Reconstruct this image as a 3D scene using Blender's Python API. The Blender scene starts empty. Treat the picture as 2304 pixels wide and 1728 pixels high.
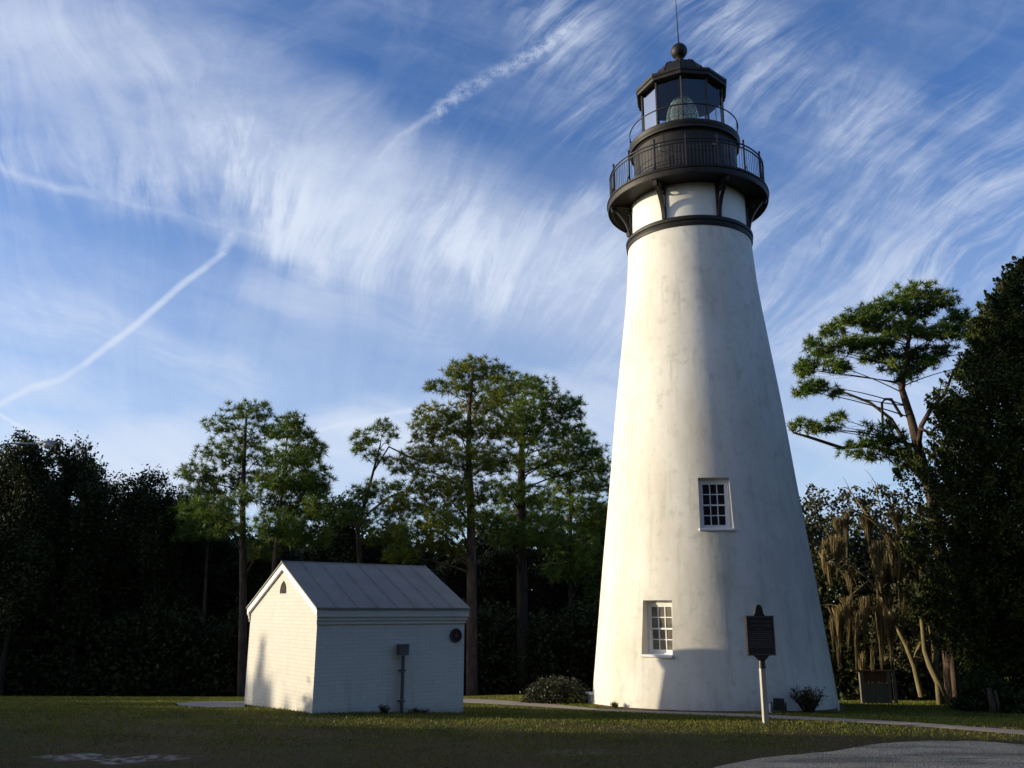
import bpy, bmesh, math, random
import numpy as np
from mathutils import Vector, Matrix

# ------------------------------------------------------------------ camera, sky, sun, exposure
scene = bpy.context.scene
F_PX, PITCH, EYE = 1970.0, math.radians(14.4), 1.9      # focal length for a 2304 px wide picture
cam_data = bpy.data.cameras.new("camera")
cam = bpy.data.objects.new("camera", cam_data)
scene.collection.objects.link(cam)
cam_data.sensor_width = 36.0
cam_data.lens = F_PX / 2304 * 36
cam_data.clip_end = 5000
cam.matrix_world = (Matrix.Translation((0, 0, EYE)) @ Matrix.Rotation(math.pi / 2 + PITCH, 4, 'X')
                    @ Matrix.Rotation(math.radians(0.17), 4, 'Z'))
scene.camera = cam

SUN_EL, SUN_AZ = math.radians(9.0), math.radians(4.5)  # sun stands to the left, a little ahead of square-left
SUN_DIR = Vector((-math.cos(SUN_AZ) * math.cos(SUN_EL), math.sin(SUN_AZ) * math.cos(SUN_EL), math.sin(SUN_EL)))
sun_data = bpy.data.lights.new("sun", 'SUN')
sun_data.energy = 5.0
sun_data.angle = math.radians(0.6)
sun_data.color = (1.0, 0.85, 0.60)
sun = bpy.data.objects.new("sun", sun_data)
sun.rotation_euler = SUN_DIR.to_track_quat('Z', 'Y').to_euler()
sun.location = (-30, 10, 30)
scene.collection.objects.link(sun)

vs = scene.view_settings
vs.view_transform = 'Standard'
vs.look = 'None'
vs.exposure = 0.2
vs.gamma = 1.0
scene.cycles.max_bounces = 6
scene.cycles.transparent_max_bounces = 12


def at(px, py, Y):
    """world point on the sight line of photo point (px, py; 2212 px wide) at depth Y"""
    px, py = px * 2304 / 2212, py * 2304 / 2212
    a, b = (px - 1152) / F_PX, (864 - py) / F_PX
    r = math.radians(-0.17)
    a, b = a * math.cos(r) + b * math.sin(r), -a * math.sin(r) + b * math.cos(r)
    dy, dz = math.cos(PITCH) - b * math.sin(PITCH), math.sin(PITCH) + b * math.cos(PITCH)
    t = Y / dy
    return Vector((a * t, Y, EYE + dz * t))


# ---- node expression helper
class NX:
    def __init__(s, tree, sock): s.t, s.s = tree, sock
    def _m(s, op, *a, clamp=False):
        n = s.t.nodes.new('ShaderNodeMath'); n.operation = op; n.use_clamp = clamp
        for i, v in enumerate((s,) + a):
            if isinstance(v, NX): s.t.links.new(v.s, n.inputs[i])
            else: n.inputs[i].default_value = v
        return NX(s.t, n.outputs[0])
    def __add__(s, o): return s._m('ADD', o)
    __radd__ = __add__
    def __sub__(s, o): return s._m('SUBTRACT', o)
    def __rsub__(s, o): return (s * -1) + o
    def __mul__(s, o): return s._m('MULTIPLY', o)
    __rmul__ = __mul__
    def __truediv__(s, o): return s._m('DIVIDE', o)
    def abs(s): return s._m('ABSOLUTE')
    def max(s, o): return s._m('MAXIMUM', o)
    def min(s, o): return s._m('MINIMUM', o)
    def pow(s, o): return s._m('POWER', o)
    def clamp(s): return s._m('MAXIMUM', 0.0)._m('MINIMUM', 1.0)
    def remap(s, a, b, c=0.0, d=1.0, smooth=True):
        n = s.t.nodes.new('ShaderNodeMapRange')
        n.interpolation_type = 'SMOOTHSTEP' if smooth else 'LINEAR'
        s.t.links.new(s.s, n.inputs[0])
        for i, v in enumerate((a, b, c, d)): n.inputs[1 + i].default_value = v
        return NX(s.t, n.outputs[0])


def vec(tree, x, y, z=0.0):
    n = tree.nodes.new('ShaderNodeCombineXYZ')
    for i, v in enumerate((x, y, z)):
        if isinstance(v, NX): tree.links.new(v.s, n.inputs[i])
        else: n.inputs[i].default_value = v
    return n.outputs[0]


def noise(tree, vector, scale=1.0, detail=4.0, rough=0.5, distort=0.0):
    n = tree.nodes.new('ShaderNodeTexNoise')
    n.inputs['Scale'].default_value = scale
    n.inputs['Detail'].default_value = detail
    n.inputs['Roughness'].default_value = rough
    n.inputs['Distortion'].default_value = distort
    tree.links.new(vector, n.inputs['Vector'])
    return NX(tree, n.outputs['Fac'])


world = bpy.data.worlds.new("World")
scene.world = world
world.use_nodes = True
world.cycles.sampling_method = 'MANUAL'
world.cycles.sample_map_resolution = 256
wt = world.node_tree
wt.nodes.clear()
sky = wt.nodes.new('ShaderNodeTexSky')
sky.sky_type = 'NISHITA'
sky.sun_disc = False
sky.sun_elevation = SUN_EL
# sun_rotation is measured clockwise from +Y
sky.sun_rotation = math.atan2(SUN_DIR.x, SUN_DIR.y)
sky.air_density = 1.0
sky.dust_density = 0.0
sky.ozone_density = 5.0
tc = wt.nodes.new('ShaderNodeTexCoord')
sep = wt.nodes.new('ShaderNodeSeparateXYZ')
wt.links.new(tc.outputs['Generated'], sep.inputs[0])
dX, dY, dZ = (NX(wt, sep.outputs[i]) for i in range(3))
yy = dY.abs() + 0.04
# direction of view expressed as slopes: U = right/forward, V = up/forward
U = dX / yy
V = dZ / yy
uv_s = vec(wt, U, V)


def UV(px, py):
    p = at(px, py, 1.0)
    return p.x / 1.04, (p.z - EYE) / 1.04


# slow warp so that nothing is ruler straight
warpA = (noise(wt, uv_s, 3.2, 3.0, 0.55) - 0.5)
warpB = (noise(wt, vec(wt, U + 7.3, V - 3.1), 3.6, 3.0, 0.55) - 0.5)
fine = (noise(wt, vec(wt, U + 2.2, V + 5.0), 26.0, 4.0, 0.6) - 0.5)
Uw = U + warpA * 0.10 + fine * 0.012
Vw = V + warpB * 0.10 + fine * 0.012
P = vec(wt, Uw, Vw)
P2 = vec(wt, U + fine * 0.010 + warpA * 0.012, V + fine * 0.008 + warpB * 0.012)


def stroke(pts, w, amp, src=None):
    """soft ribbon of cirrus through pts (photo points), half width w"""
    out = None
    src = src or P
    for (a, b) in zip(pts[:-1], pts[1:]):
        A = Vector(UV(*a[:2])); B = Vector(UV(*b[:2])); AB = B - A
        s1 = wt.nodes.new('ShaderNodeVectorMath'); s1.operation = 'SUBTRACT'
        wt.links.new(src, s1.inputs[0]); s1.inputs[1].default_value = (A.x, A.y, 0)
        d = wt.nodes.new('ShaderNodeVectorMath'); d.operation = 'DOT_PRODUCT'
        wt.links.new(s1.outputs[0], d.inputs[0]); k = AB.length_squared
        d.inputs[1].default_value = (AB.x / k, AB.y / k, 0)
        t = NX(wt, d.outputs['Value']).clamp()
        sc = wt.nodes.new('ShaderNodeVectorMath'); sc.operation = 'SCALE'
        sc.inputs[0].default_value = (AB.x, AB.y, 0); wt.links.new(t.s, sc.inputs['Scale'])
        df = wt.nodes.new('ShaderNodeVectorMath'); df.operation = 'SUBTRACT'
        wt.links.new(s1.outputs[0], df.inputs[0]); wt.links.new(sc.outputs[0], df.inputs[1])
        ln = wt.nodes.new('ShaderNodeVectorMath'); ln.operation = 'LENGTH'
        wt.links.new(df.outputs[0], ln.inputs[0])
        g = NX(wt, ln.outputs['Value']).remap(0.0, w / 1893.0, amp, 0.0)
        out = g if out is None else out.max(g)
    return out


# fibres: fan out from near-vertical at the left to 45 degrees (rising right) at the right
slope = U.remap(-0.50, 0.12, -0.25, 0.95, smooth=False)
V0 = 0.55
bend = noise(wt, vec(wt, U + 5.0, V + 2.0), 1.6, 2.0, 0.5) - 0.5
Q = U - (V - V0) * slope + warpA * 0.08 + bend * 0.30
S = V + U * 0.5 + bend * 0.2
fib = noise(wt, vec(wt, Q * 9.0, S * 2.4), 1.0, 7.0, 0.68, 0.7).remap(0.42, 0.66)
fib2 = noise(wt, vec(wt, Q * 30.0 + 3.0, S * 6.0), 1.0, 5.0, 0.66, 0.6).remap(0.40, 0.68)
# long level fibres for the low bands (descending gently to the right)
R1 = V + U * 0.33 + warpB * 0.07
lev = noise(wt, vec(wt, U * 2.6, R1 * 15.0), 1.0, 6.0, 0.64, 0.5).remap(0.34, 0.72)
# patchiness
pat = noise(wt, vec(wt, U * 1.0 + 11.0, V * 1.4), 6.0, 5.0, 0.62).remap(0.32, 0.64)
puff = noise(wt, vec(wt, U + 4.0, V + 9.0), 70.0, 4.0, 0.7).remap(0.34, 0.62)

soft = stroke([(-250, 60), (150, 110), (520, 260), (800, 420), (1090, 560), (1330, 640)], 260, 0.85)
soft = soft + stroke([(-250, 240), (100, 290), (350, 330), (620, 380)], 150, 0.22)
body = stroke([(-60, 350), (200, 390), (420, 420), (620, 450)], 130, 0.62)
body = body.max(stroke([(500, 320), (560, 400), (610, 470)], 120, 2.3))
body = body.max(stroke([(620, 470), (860, 550), (1050, 590), (1230, 640)], 150, 1.1))
body = body.max(stroke([(960, 480), (1060, 600)], 130, 1.8))
body = body.max(stroke([(1060, 590), (1240, 430)], 80, 0.8))
right = stroke([(1180, 0), (1260, 130), (1330, 240)], 200, 1.0)
right = right.max(stroke([(1480, -60), (1560, 60), (1720, 200), (1900, 330), (2050, 430)], 260, 0.95))
right = right.max(stroke([(1650, 560), (1900, 470), (2230, 330)], 200, 0.8))
right = right.max(stroke([(1620, 660), (1760, 700), (2000, 560), (2260, 520)], 190, 0.95))
right = right.max(stroke([(2100, 250), (2260, 420)], 150, 0.6))
right = right.max(stroke([(1280, 480), (1340, 780)], 150, 0.6))
rim = stroke([(-30, 345), (40, 388), (130, 415), (240, 434), (360, 462), (480, 490), (600, 520)], 20, 0.50, P2)
rim = rim.max(stroke([(240, 434), (420, 470), (600, 500), (700, 540)], 50, 0.35))
low = stroke([(-100, 640), (120, 700), (330, 780), (560, 850)], 95, 0.62)
low = low.max(stroke([(-100, 780), (200, 840), (480, 920)], 85, 0.45))
low = low.max(stroke([(-150, 1000), (250, 1010), (520, 1020)], 150, 1.5))
low = low.max(stroke([(620, 1000), (800, 960), (960, 950), (1330, 910)], 120, 1.4))
low = low.max(stroke([(600, 1070), (1000, 1040), (1340, 990)], 130, 0.9))
low = low.max(stroke([(1150, 870), (1360, 835)], 50, 0.7))
low = low.max(stroke([(1650, 940), (1900, 880), (2200, 820)], 180, 0.6))
low = low.max(stroke([(560, 600), (760, 640), (960, 740)], 90, 0.35))
edge = stroke([(690, 932), (800, 908), (930, 880)], 9, 0.35, P2)
tr = stroke([(500, 512), (478, 545)], 22, 0.5, P2)
tr = tr.max(stroke([(480, 550), (430, 592), (390, 622), (300, 705), (190, 790)], 13, 0.80, P2))
tr = tr.max(stroke([(190, 790), (140, 822), (80, 838), (30, 862), (-10, 885)], 12, 0.6, P2))
tr = tr.max(stroke([(5, 893), (55, 925), (118, 962), (150, 985)], 6, 0.65, P2))
tr = tr.max(stroke([(1230, 70), (1120, 140), (1000, 205), (940, 255)], 32, 0.62, P2) * (puff * 0.8 + 0.15))
tr = tr.max(stroke([(950, 245), (860, 302), (820, 345)], 16, 0.40, P2))
tr = tr.max(stroke([(860, 302), (780, 400), (640, 480)], 50, 0.25))
veil = noise(wt, vec(wt, U * 0.8 + 3.0, V * 1.6 + 1.0), 4.0, 5.0, 0.6).remap(0.35, 0.75, 0.12, 0.28)

dens = soft * (0.40 + 0.30 * pat + 0.16 * fib + 0.08 * fib2)
dens = dens + body * (0.02 + fib * 0.56 + fib2 * 0.34) * (0.30 + 0.75 * pat)
dens = dens + right * (fib * 0.50 + fib2 * 0.34) * (0.22 + 0.85 * pat)
dens = dens + rim * (0.4 + 0.6 * lev) * (0.4 + 0.6 * pat)
dens = dens + low * (0.30 + 0.60 * lev) * (0.55 + 0.45 * pat)
dens = dens + edge + tr * (0.30 + 0.25 * puff + 0.40 * pat) + veil * (0.45 + 0.55 * fib + 0.45 * lev) + V.remap(0.62, 0.08, 0.0, 0.46)
dens = 1.0 - (dens.pow(1.25) * -1.35)._m('EXPONENT')
# fade into plain sky at the zenith and towards the horizon at the sides
dens = dens * dZ.remap(-0.02, 0.05)

# bright hazy glow of the low western sky round the sun (outside the frame, to the left)
sd = wt.nodes.new('ShaderNodeVectorMath'); sd.operation = 'DOT_PRODUCT'
wt.links.new(tc.outputs['Generated'], sd.inputs[0]); sd.inputs[1].default_value = SUN_DIR
glow = NX(wt, sd.outputs['Value']).max(0.0).pow(9.0) * dZ.remap(-0.03, 0.02)

hue = wt.nodes.new('ShaderNodeHueSaturation')
hue.inputs['Hue'].default_value = 0.508
hue.inputs['Saturation'].default_value = 1.05
hue.inputs['Value'].default_value = 1.30
wt.links.new(sky.outputs[0], hue.inputs['Color'])
bg1 = wt.nodes.new('ShaderNodeBackground'); bg1.inputs['Strength'].default_value = 0.15
wt.links.new(hue.outputs[0], bg1.inputs['Color'])
bg2 = wt.nodes.new('ShaderNodeBackground')
bg2.inputs['Color'].default_value = (0.62, 0.69, 0.82, 1)
bg2.inputs['Strength'].default_value = 1.0
mixs = wt.nodes.new('ShaderNodeMixShader')
wt.links.new((dens.min(0.97)).s, mixs.inputs[0])
wt.links.new(bg1.outputs[0], mixs.inputs[1]); wt.links.new(bg2.outputs[0], mixs.inputs[2])
wo = wt.nodes.new('ShaderNodeOutputWorld')
bg3 = wt.nodes.new('ShaderNodeBackground'); bg3.inputs['Color'].default_value = (1.0, 0.86, 0.66, 1)
wt.links.new((glow * 3.6).s, bg3.inputs['Strength'])
adds = wt.nodes.new('ShaderNodeAddShader')
wt.links.new(mixs.outputs[0], adds.inputs[0]); wt.links.new(bg3.outputs[0], adds.inputs[1])
wt.links.new(adds.outputs[0], wo.inputs[0])

# ------------------------------------------------------------------ materials
def new_mat(name):
    m = bpy.data.materials.new(name); m.use_nodes = True
    t = m.node_tree; b = t.nodes['Principled BSDF']
    return m, t, b


def ramp(t, fac, stops):
    n = t.nodes.new('ShaderNodeValToRGB')
    e = n.color_ramp.elements
    while len(e) < len(stops): e.new(0.5)
    for k, (p, c) in zip(e, stops): k.position = p; k.color = (*c, 1)
    t.links.new(fac.s if isinstance(fac, NX) else fac, n.inputs[0])
    return n.outputs[0]


def bump(t, b, h, strength, dist=0.02):
    n = t.nodes.new('ShaderNodeBump'); n.inputs['Strength'].default_value = strength
    n.inputs['Distance'].default_value = dist
    t.links.new(h.s if isinstance(h, NX) else h, n.inputs['Height'])
    t.links.new(n.outputs[0], b.inputs['Normal'])


def objco(t, kind='Object'):
    n = t.nodes.new('ShaderNodeTexCoord'); return n.outputs[kind]


def scaled(t, co, sx, sy, sz, ox=0, oy=0, oz=0):
    n = t.nodes.new('ShaderNodeMapping'); t.links.new(co, n.inputs[0])
    n.inputs['Scale'].default_value = (sx, sy, sz); n.inputs['Location'].default_value = (ox, oy, oz)
    return n.outputs[0]


def simple_mat(name, c1, c2, scale=4.0, rough=0.6, bmp=0.0, metallic=0.0, stretch=(1, 1, 1), spec=0.5, bscale=None):
    m, t, b = new_mat(name)
    co = scaled(t, objco(t), *stretch)
    n = noise(t, co, scale, 5.0, 0.6)
    t.links.new(ramp(t, n, [(0.3, c1), (0.7, c2)]), b.inputs['Base Color'])
    b.inputs['Roughness'].default_value = rough
    b.inputs['Metallic'].default_value = metallic
    b.inputs['Specular IOR Level'].default_value = spec
    if bmp: bump(t, b, noise(t, co, bscale or scale * 6, 4.0, 0.6), bmp)
    return m


def mix_rgb(t, fac, a, b_, mode='MIX'):
    n = t.nodes.new('ShaderNodeMix'); n.data_type = 'RGBA'; n.blend_type = mode
    for s_, v in ((n.inputs[0], fac), (n.inputs[6], a), (n.inputs[7], b_)):
        if isinstance(v, NX): t.links.new(v.s, s_)
        elif isinstance(v, (tuple, list)): s_.default_value = (*v, 1)
        elif isinstance(v, (int, float)): s_.default_value = v
        else: t.links.new(v, s_)
    return n.outputs[2]


def mat_stucco():
    m, t, b = new_mat('white_stucco')
    co = objco(t)
    sp = t.nodes.new('ShaderNodeSeparateXYZ'); t.links.new(co, sp.inputs[0])
    z = NX(t, sp.outputs[2])
    big = noise(t, scaled(t, co, 1.2, 1.2, 0.5), 1.0, 5.0, 0.62)
    streak = noise(t, scaled(t, co, 5.0, 5.0, 0.32), 1.0, 5.0, 0.6)
    mott = noise(t, co, 3.5, 6.0, 0.65)
    course = noise(t, scaled(t, co, 1.5, 1.5, 6.0), 1.0, 3.0, 0.5)
    c = ramp(t, big, [(0.30, (0.60, 0.565, 0.48)), (0.62, (0.71, 0.69, 0.62))])
    c = mix_rgb(t, streak.remap(0.52, 0.76, 0.0, 0.5), c, (0.42, 0.42, 0.35))
    c = mix_rgb(t, mott.remap(0.50, 0.74, 0.0, 0.55), c, (0.42, 0.42, 0.38))
    c = mix_rgb(t, course.remap(0.55, 0.75, 0.0, 0.16), c, (0.55, 0.53, 0.50))
    # grey-green run-off under the upper window sill
    ux = NX(t, sp.outputs[0]) * 0.995 + NX(t, sp.outputs[1]) * -0.09
    run = (ux + 0.02).abs().remap(0.12, 0.50, 1.0, 0.0) * z.remap(1.2, 3.6, 0.15, 1.0) * z.remap(3.62, 3.70, 1.0, 0.0) * NX(t, sp.outputs[1]).remap(-0.5, -1.0)
    c = mix_rgb(t, run * streak.remap(0.30, 0.62) * 0.55, c, (0.30, 0.32, 0.24))
    green = noise(t, scaled(t, co, 0.5, 0.5, 0.35, 7), 1.0, 4.0, 0.6).remap(0.50, 0.70) * NX(t, sp.outputs[0]).remap(0.3, 2.4)
    c = mix_rgb(t, green * 0.5, c, (0.36, 0.42, 0.34))
    # splash dirt near the ground, below the sills and rust under the iron ring
    dirt = z.remap(-0.42, 0.05, 1.0, 0.0) * mott.remap(0.38, 0.72)
    c = mix_rgb(t, dirt * 0.45, c, (0.42, 0.30, 0.15))
    rust = z.remap(11.05, 11.75, 0.0, 1.0) * noise(t, scaled(t, co, 4.5, 4.5, 0.5, 3), 1.0, 4.0, 0.6).remap(0.60, 0.76)
    c = mix_rgb(t, rust * 0.6, c, (0.38, 0.20, 0.07))
    t.links.new(c, b.inputs['Base Color'])
    b.inputs['Roughness'].default_value = 0.75
    b.inputs['Specular IOR Level'].default_value = 0.25
    h = noise(t, co, 30.0, 5.0, 0.65) * 0.5 + noise(t, co, 2.5, 4.0, 0.6) * 1.6 + course * 0.8
    bump(t, b, h, 0.20, 0.03)
    return m


def mat_painted_brick():
    m, t, b = new_mat('painted_brick')
    co = objco(t)
    sp = t.nodes.new('ShaderNodeSeparateXYZ'); t.links.new(co, sp.inputs[0])
    x, y, z = (NX(t, sp.outputs[i]) for i in range(3))
    br = t.nodes.new('ShaderNodeTexBrick')
    br.inputs['Scale'].default_value = 1.0
    br.inputs['Brick Width'].default_value = 0.21
    br.inputs['Row Height'].default_value = 0.070
    br.inputs['Mortar Size'].default_value = 0.006
    br.inputs['Mortar Smooth'].default_value = 0.6
    br.inputs['Color1'].default_value = (0.64, 0.62, 0.56, 1)
    br.inputs['Color2'].default_value = (0.60, 0.58, 0.53, 1)
    br.inputs['Mortar'].default_value = (0.53, 0.51, 0.46, 1)
    wob = noise(t, co, 6.0, 3.0) * 0.02
    t.links.new(vec(t, x + y + wob, z + wob), br.inputs['Vector'])
    n = noise(t, co, 2.0, 5.0, 0.65)
    c = mix_rgb(t, n.remap(0.5, 0.8, 0.0, 0.4), br.outputs['Color'], (0.52, 0.50, 0.44))
    d = z.remap(-0.35, 0.22, 1.0, 0.0) * noise(t, co, 5.0, 5.0, 0.65).remap(0.3, 0.65)
    c = mix_rgb(t, d * 0.8, c, (0.20, 0.15, 0.08))
    al = noise(t, scaled(t, co, 3, 3, 0.7, 5), 1.2, 5.0, 0.6).remap(0.52, 0.75) * z.remap(0.0, 1.0, 1.0, 0.2)
    c = mix_rgb(t, al * 0.5, c, (0.26, 0.30, 0.18))
    t.links.new(c, b.inputs['Base Color'])
    b.inputs['Roughness'].default_value = 0.8
    b.inputs['Specular IOR Level'].default_value = 0.2
    h = NX(t, br.outputs['Fac']) * -1.0 + noise(t, co, 24.0, 4.0, 0.6) * 0.8
    bump(t, b, h, 0.45, 0.008)
    return m


def mat_leaf(name, cols, trans=0.25, rough=0.55, spec=0.3, var=1.3):
    m, t, b = new_mat(name)
    g = t.nodes.new('ShaderNodeNewGeometry')
    rnd = NX(t, g.outputs['Random Per Island'])
    clump = noise(t, objco(t), var, 3.0, 0.6)
    f = rnd * 0.45 + clump.remap(0.3, 0.7, 0.0, 0.55)
    n = len(cols)
    c = ramp(t, f, [(i / (n - 1) * 0.9 + 0.05, k) for i, k in enumerate(cols)])
    t.links.new(c, b.inputs['Base Color'])
    b.inputs['Roughness'].default_value = rough
    b.inputs['Specular IOR Level'].default_value = spec
    tr = t.nodes.new('ShaderNodeBsdfTranslucent'); t.links.new(c, tr.inputs[0])
    mx = t.nodes.new('ShaderNodeMixShader'); mx.inputs[0].default_value = trans
    out = t.nodes['Material Output']
    t.links.new(b.outputs[0], mx.inputs[1]); t.links.new(tr.outputs[0], mx.inputs[2])
    t.links.new(mx.outputs[0], out.inputs[0])
    return m


def mat_ground():
    m, t, b = new_mat('lawn')
    co = objco(t)
    sp = t.nodes.new('ShaderNodeSeparateXYZ'); t.links.new(co, sp.inputs[0])
    x, y = NX(t, sp.outputs[0]), NX(t, sp.outputs[1])
    a = noise(t, co, 0.55, 5.0, 0.65)
    n2 = noise(t, co, 3.0, 6.0, 0.7)
    n3 = noise(t, co, 22.0, 4.0, 0.7)
    c = ramp(t, n2 * 0.5 + n3 * 0.5, [(0.3, (0.040, 0.038, 0.014)), (0.5, (0.065, 0.058, 0.020)), (0.7, (0.10, 0.080, 0.038))])
    c = mix_rgb(t, a.remap(0.36, 0.62) * 0.85, c, (0.085, 0.058, 0.030))
    # near ground is thin and brown, the far lawn greener
    c = mix_rgb(t, y.remap(13.5, 18.0) * 0.7, c, (0.045, 0.062, 0.014))
    litter = noise(t, co, 60.0, 3.0, 0.8).remap(0.60, 0.68) * noise(t, co, 1.2, 4.0, 0.6).remap(0.4, 0.6)
    c = mix_rgb(t, litter * 0.7, c, (0.17, 0.11, 0.06))
    # bare pale sand: the crescent patch at the left and small scrapes
    cx, cy = at(170, 1592, 1).xy, 0
    def patch(X, Y, rx, ry, k=1.0):
        w1 = noise(t, co, 1.8, 5.0, 0.65) - 0.5
        dx = (x - X + w1 * 1.0) / rx; dy = (y - Y + w1 * 0.8) / ry
        return (dx * dx + dy * dy).remap(0.25, 1.15, k, 0.0)
    sand = patch(-5.65, 12.22, 0.52, 0.28)
    sand = sand.max(patch(-5.05, 11.9, 0.42, 0.22)).max(patch(-4.55, 12.15, 0.45, 0.26))
    sand = sand.max(patch(-0.35, 10.9, 1.0, 0.5, 0.30)).max(patch(-1.9, 10.85, 0.9, 0.3, 0.25)).max(patch(0.9, 12.6, 0.6, 0.3, 0.3))
    sand = sand * noise(t, co, 7.0, 6.0, 0.75).remap(0.42, 0.60)
    c = mix_rgb(t, sand * 0.9, c, (0.36, 0.33, 0.29))
    t.links.new(c, b.inputs['Base Color'])
    b.inputs['Roughness'].default_value = 0.95
    b.inputs['Specular IOR Level'].default_value = 0.1
    bump(t, b, noise(t, co, 9.0, 6.0, 0.75) * 1.0 + n3 * 0.4, 0.8, 0.05)
    return m


def mat_concrete(name, c1, c2, gravel=0.0):
    m, t, b = new_mat(name)
    co = objco(t)
    n = noise(t, co, 1.6, 6.0, 0.7); n3 = noise(t, co, 26.0, 4.0, 0.7)
    c = ramp(t, n * 0.55 + n3 * 0.45, [(0.32, c1), (0.66, c2)])
    if gravel:
        v = t.nodes.new('ShaderNodeTexVoronoi'); v.inputs['Scale'].default_value = 32.0
        t.links.new(co, v.inputs[0])
        c = mix_rgb(t, 0.45, c, v.outputs['Color'], 'SOFT_LIGHT')
        # worn tracks
        tr = noise(t, scaled(t, co, 0.5, 2.2, 1), 1.0, 5.0, 0.7).remap(0.45, 0.62)
        c = mix_rgb(t, tr * 0.6, c, (0.14, 0.12, 0.09))
        bump(t, b, NX(t, v.outputs['Distance']) * 1.0 + n3, 1.0, 0.06)
    else:
        bump(t, b, n3, 0.3, 0.01)
    t.links.new(c, b.inputs['Base Color'])
    b.inputs['Roughness'].default_value = 0.9
    b.inputs['Specular IOR Level'].default_value = 0.2
    return m


M = {}
M['stucco'] = mat_stucco()
M['brick'] = mat_painted_brick()
M['white_drum'] = simple_mat('white_drum_paint', (0.66, 0.64, 0.58), (0.80, 0.79, 0.76), 2.2, 0.6, 0.1, stretch=(1, 1, 0.4))
M['iron'] = simple_mat('black_iron', (0.007, 0.006, 0.0055), (0.018, 0.015, 0.012), 3.0, 0.55, 0.12, stretch=(1, 1, 0.5), spec=0.3)
M['iron_thin'] = simple_mat('black_rail_iron', (0.006, 0.006, 0.008), (0.014, 0.013, 0.014), 8.0, 0.5, spec=0.3)
M['white_wood'] = simple_mat('white_painted_wood', (0.70, 0.70, 0.69), (0.80, 0.80, 0.78), 6.0, 0.5, 0.05)
M['roof_metal'] = simple_mat('grey_roof_metal', (0.150, 0.145, 0.125), (0.205, 0.20, 0.175), 1.6, 0.55, 0.08, spec=0.4)
M['utility'] = simple_mat('dark_utility_metal', (0.07, 0.06, 0.065), (0.11, 0.10, 0.10), 8.0, 0.55, 0.05)
M['plaque'] = simple_mat('dark_plaque', (0.012, 0.007, 0.008), (0.022, 0.012, 0.012), 9.0, 0.6, spec=0.3)
M['plaque_red'] = simple_mat('dull_red_enamel', (0.10, 0.02, 0.015), (0.16, 0.04, 0.03), 9.0, 0.5)
M['sign_dark'] = simple_mat('marker_dark_bronze', (0.010, 0.009, 0.010), (0.022, 0.018, 0.018), 9.0, 0.45)
M['sign_trim'] = simple_mat('marker_raised_metal', (0.10, 0.085, 0.085), (0.15, 0.13, 0.125), 9.0, 0.5)
M['post'] = simple_mat('pale_painted_post', (0.36, 0.33, 0.28), (0.48, 0.45, 0.38), 6.0, 0.6, 0.08, stretch=(4, 4, 0.6))
M['lamp_grey'] = simple_mat('grey_lamp_casting', (0.17, 0.19, 0.20), (0.27, 0.29, 0.30), 4.0, 0.45)
M['pvc'] = simple_mat('white_plastic', (0.55, 0.55, 0.55), (0.66, 0.66, 0.65), 6.0, 0.5)
M['black_box'] = simple_mat('black_floodlight_casing', (0.010, 0.010, 0.010), (0.02, 0.018, 0.016), 6.0, 0.6)
M['bark_pine'] = simple_mat('pine_bark', (0.035, 0.026, 0.021), (0.115, 0.082, 0.062), 7.0, 0.95, 0.9, stretch=(1, 1, 0.3), spec=0.1)
M['bark_dark'] = simple_mat('dark_oak_bark', (0.020, 0.017, 0.014), (0.05, 0.042, 0.034), 7.0, 0.95, 0.9, stretch=(1, 1, 0.3), spec=0.1)
M['bark_pale'] = simple_mat('pale_yellow_bark', (0.10, 0.085, 0.045), (0.24, 0.20, 0.10), 6.0, 0.95, 0.7, stretch=(1, 1, 0.4), spec=0.1)  # pale bark, mottled yellow-brown
M['plank'] = simple_mat('weathered_brown_board', (0.09, 0.035, 0.015), (0.17, 0.07, 0.028), 6.0, 0.85, 0.3, stretch=(1, 1, 5))
M['plank_grey'] = simple_mat('weathered_grey_board', (0.10, 0.085, 0.062), (0.17, 0.145, 0.11), 5.0, 0.85, 0.3, stretch=(5, 1, 1))
M['pine'] = mat_leaf('pine_needles', [(0.024, 0.050, 0.008), (0.070, 0.125, 0.016), (0.13, 0.19, 0.026), (0.21, 0.23, 0.026)], 0.22)
M['pine_far'] = mat_leaf('pine_needles_sunlit', [(0.026, 0.048, 0.008), (0.08, 0.125, 0.014), (0.18, 0.20, 0.018), (0.30, 0.27, 0.018)], 0.25)  # yellow of sunlit clumps put into the needle colour
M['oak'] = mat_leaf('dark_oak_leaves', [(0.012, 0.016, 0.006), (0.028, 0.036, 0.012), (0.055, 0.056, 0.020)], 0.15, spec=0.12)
M['oak_green'] = mat_leaf('green_oak_leaves', [(0.012, 0.020, 0.005), (0.028, 0.045, 0.010), (0.05, 0.065, 0.014)], 0.15, spec=0.15)
M['cedar'] = mat_leaf('cedar_foliage', [(0.010, 0.016, 0.005), (0.024, 0.036, 0.009), (0.055, 0.070, 0.014), (0.10, 0.098, 0.016)], 0.12, spec=0.12)
M['olive'] = mat_leaf('olive_oak_leaves', [(0.018, 0.020, 0.007), (0.050, 0.048, 0.018), (0.09, 0.080, 0.032)], 0.2)
M['moss'] = mat_leaf('spanish_moss', [(0.07, 0.055, 0.024), (0.15, 0.115, 0.048), (0.27, 0.20, 0.08)], 0.25)
M['shrub'] = mat_leaf('shrub_leaves', [(0.012, 0.016, 0.006), (0.030, 0.034, 0.012), (0.060, 0.056, 0.022)], 0.15, rough=0.45, spec=0.35, var=4.0)
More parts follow.
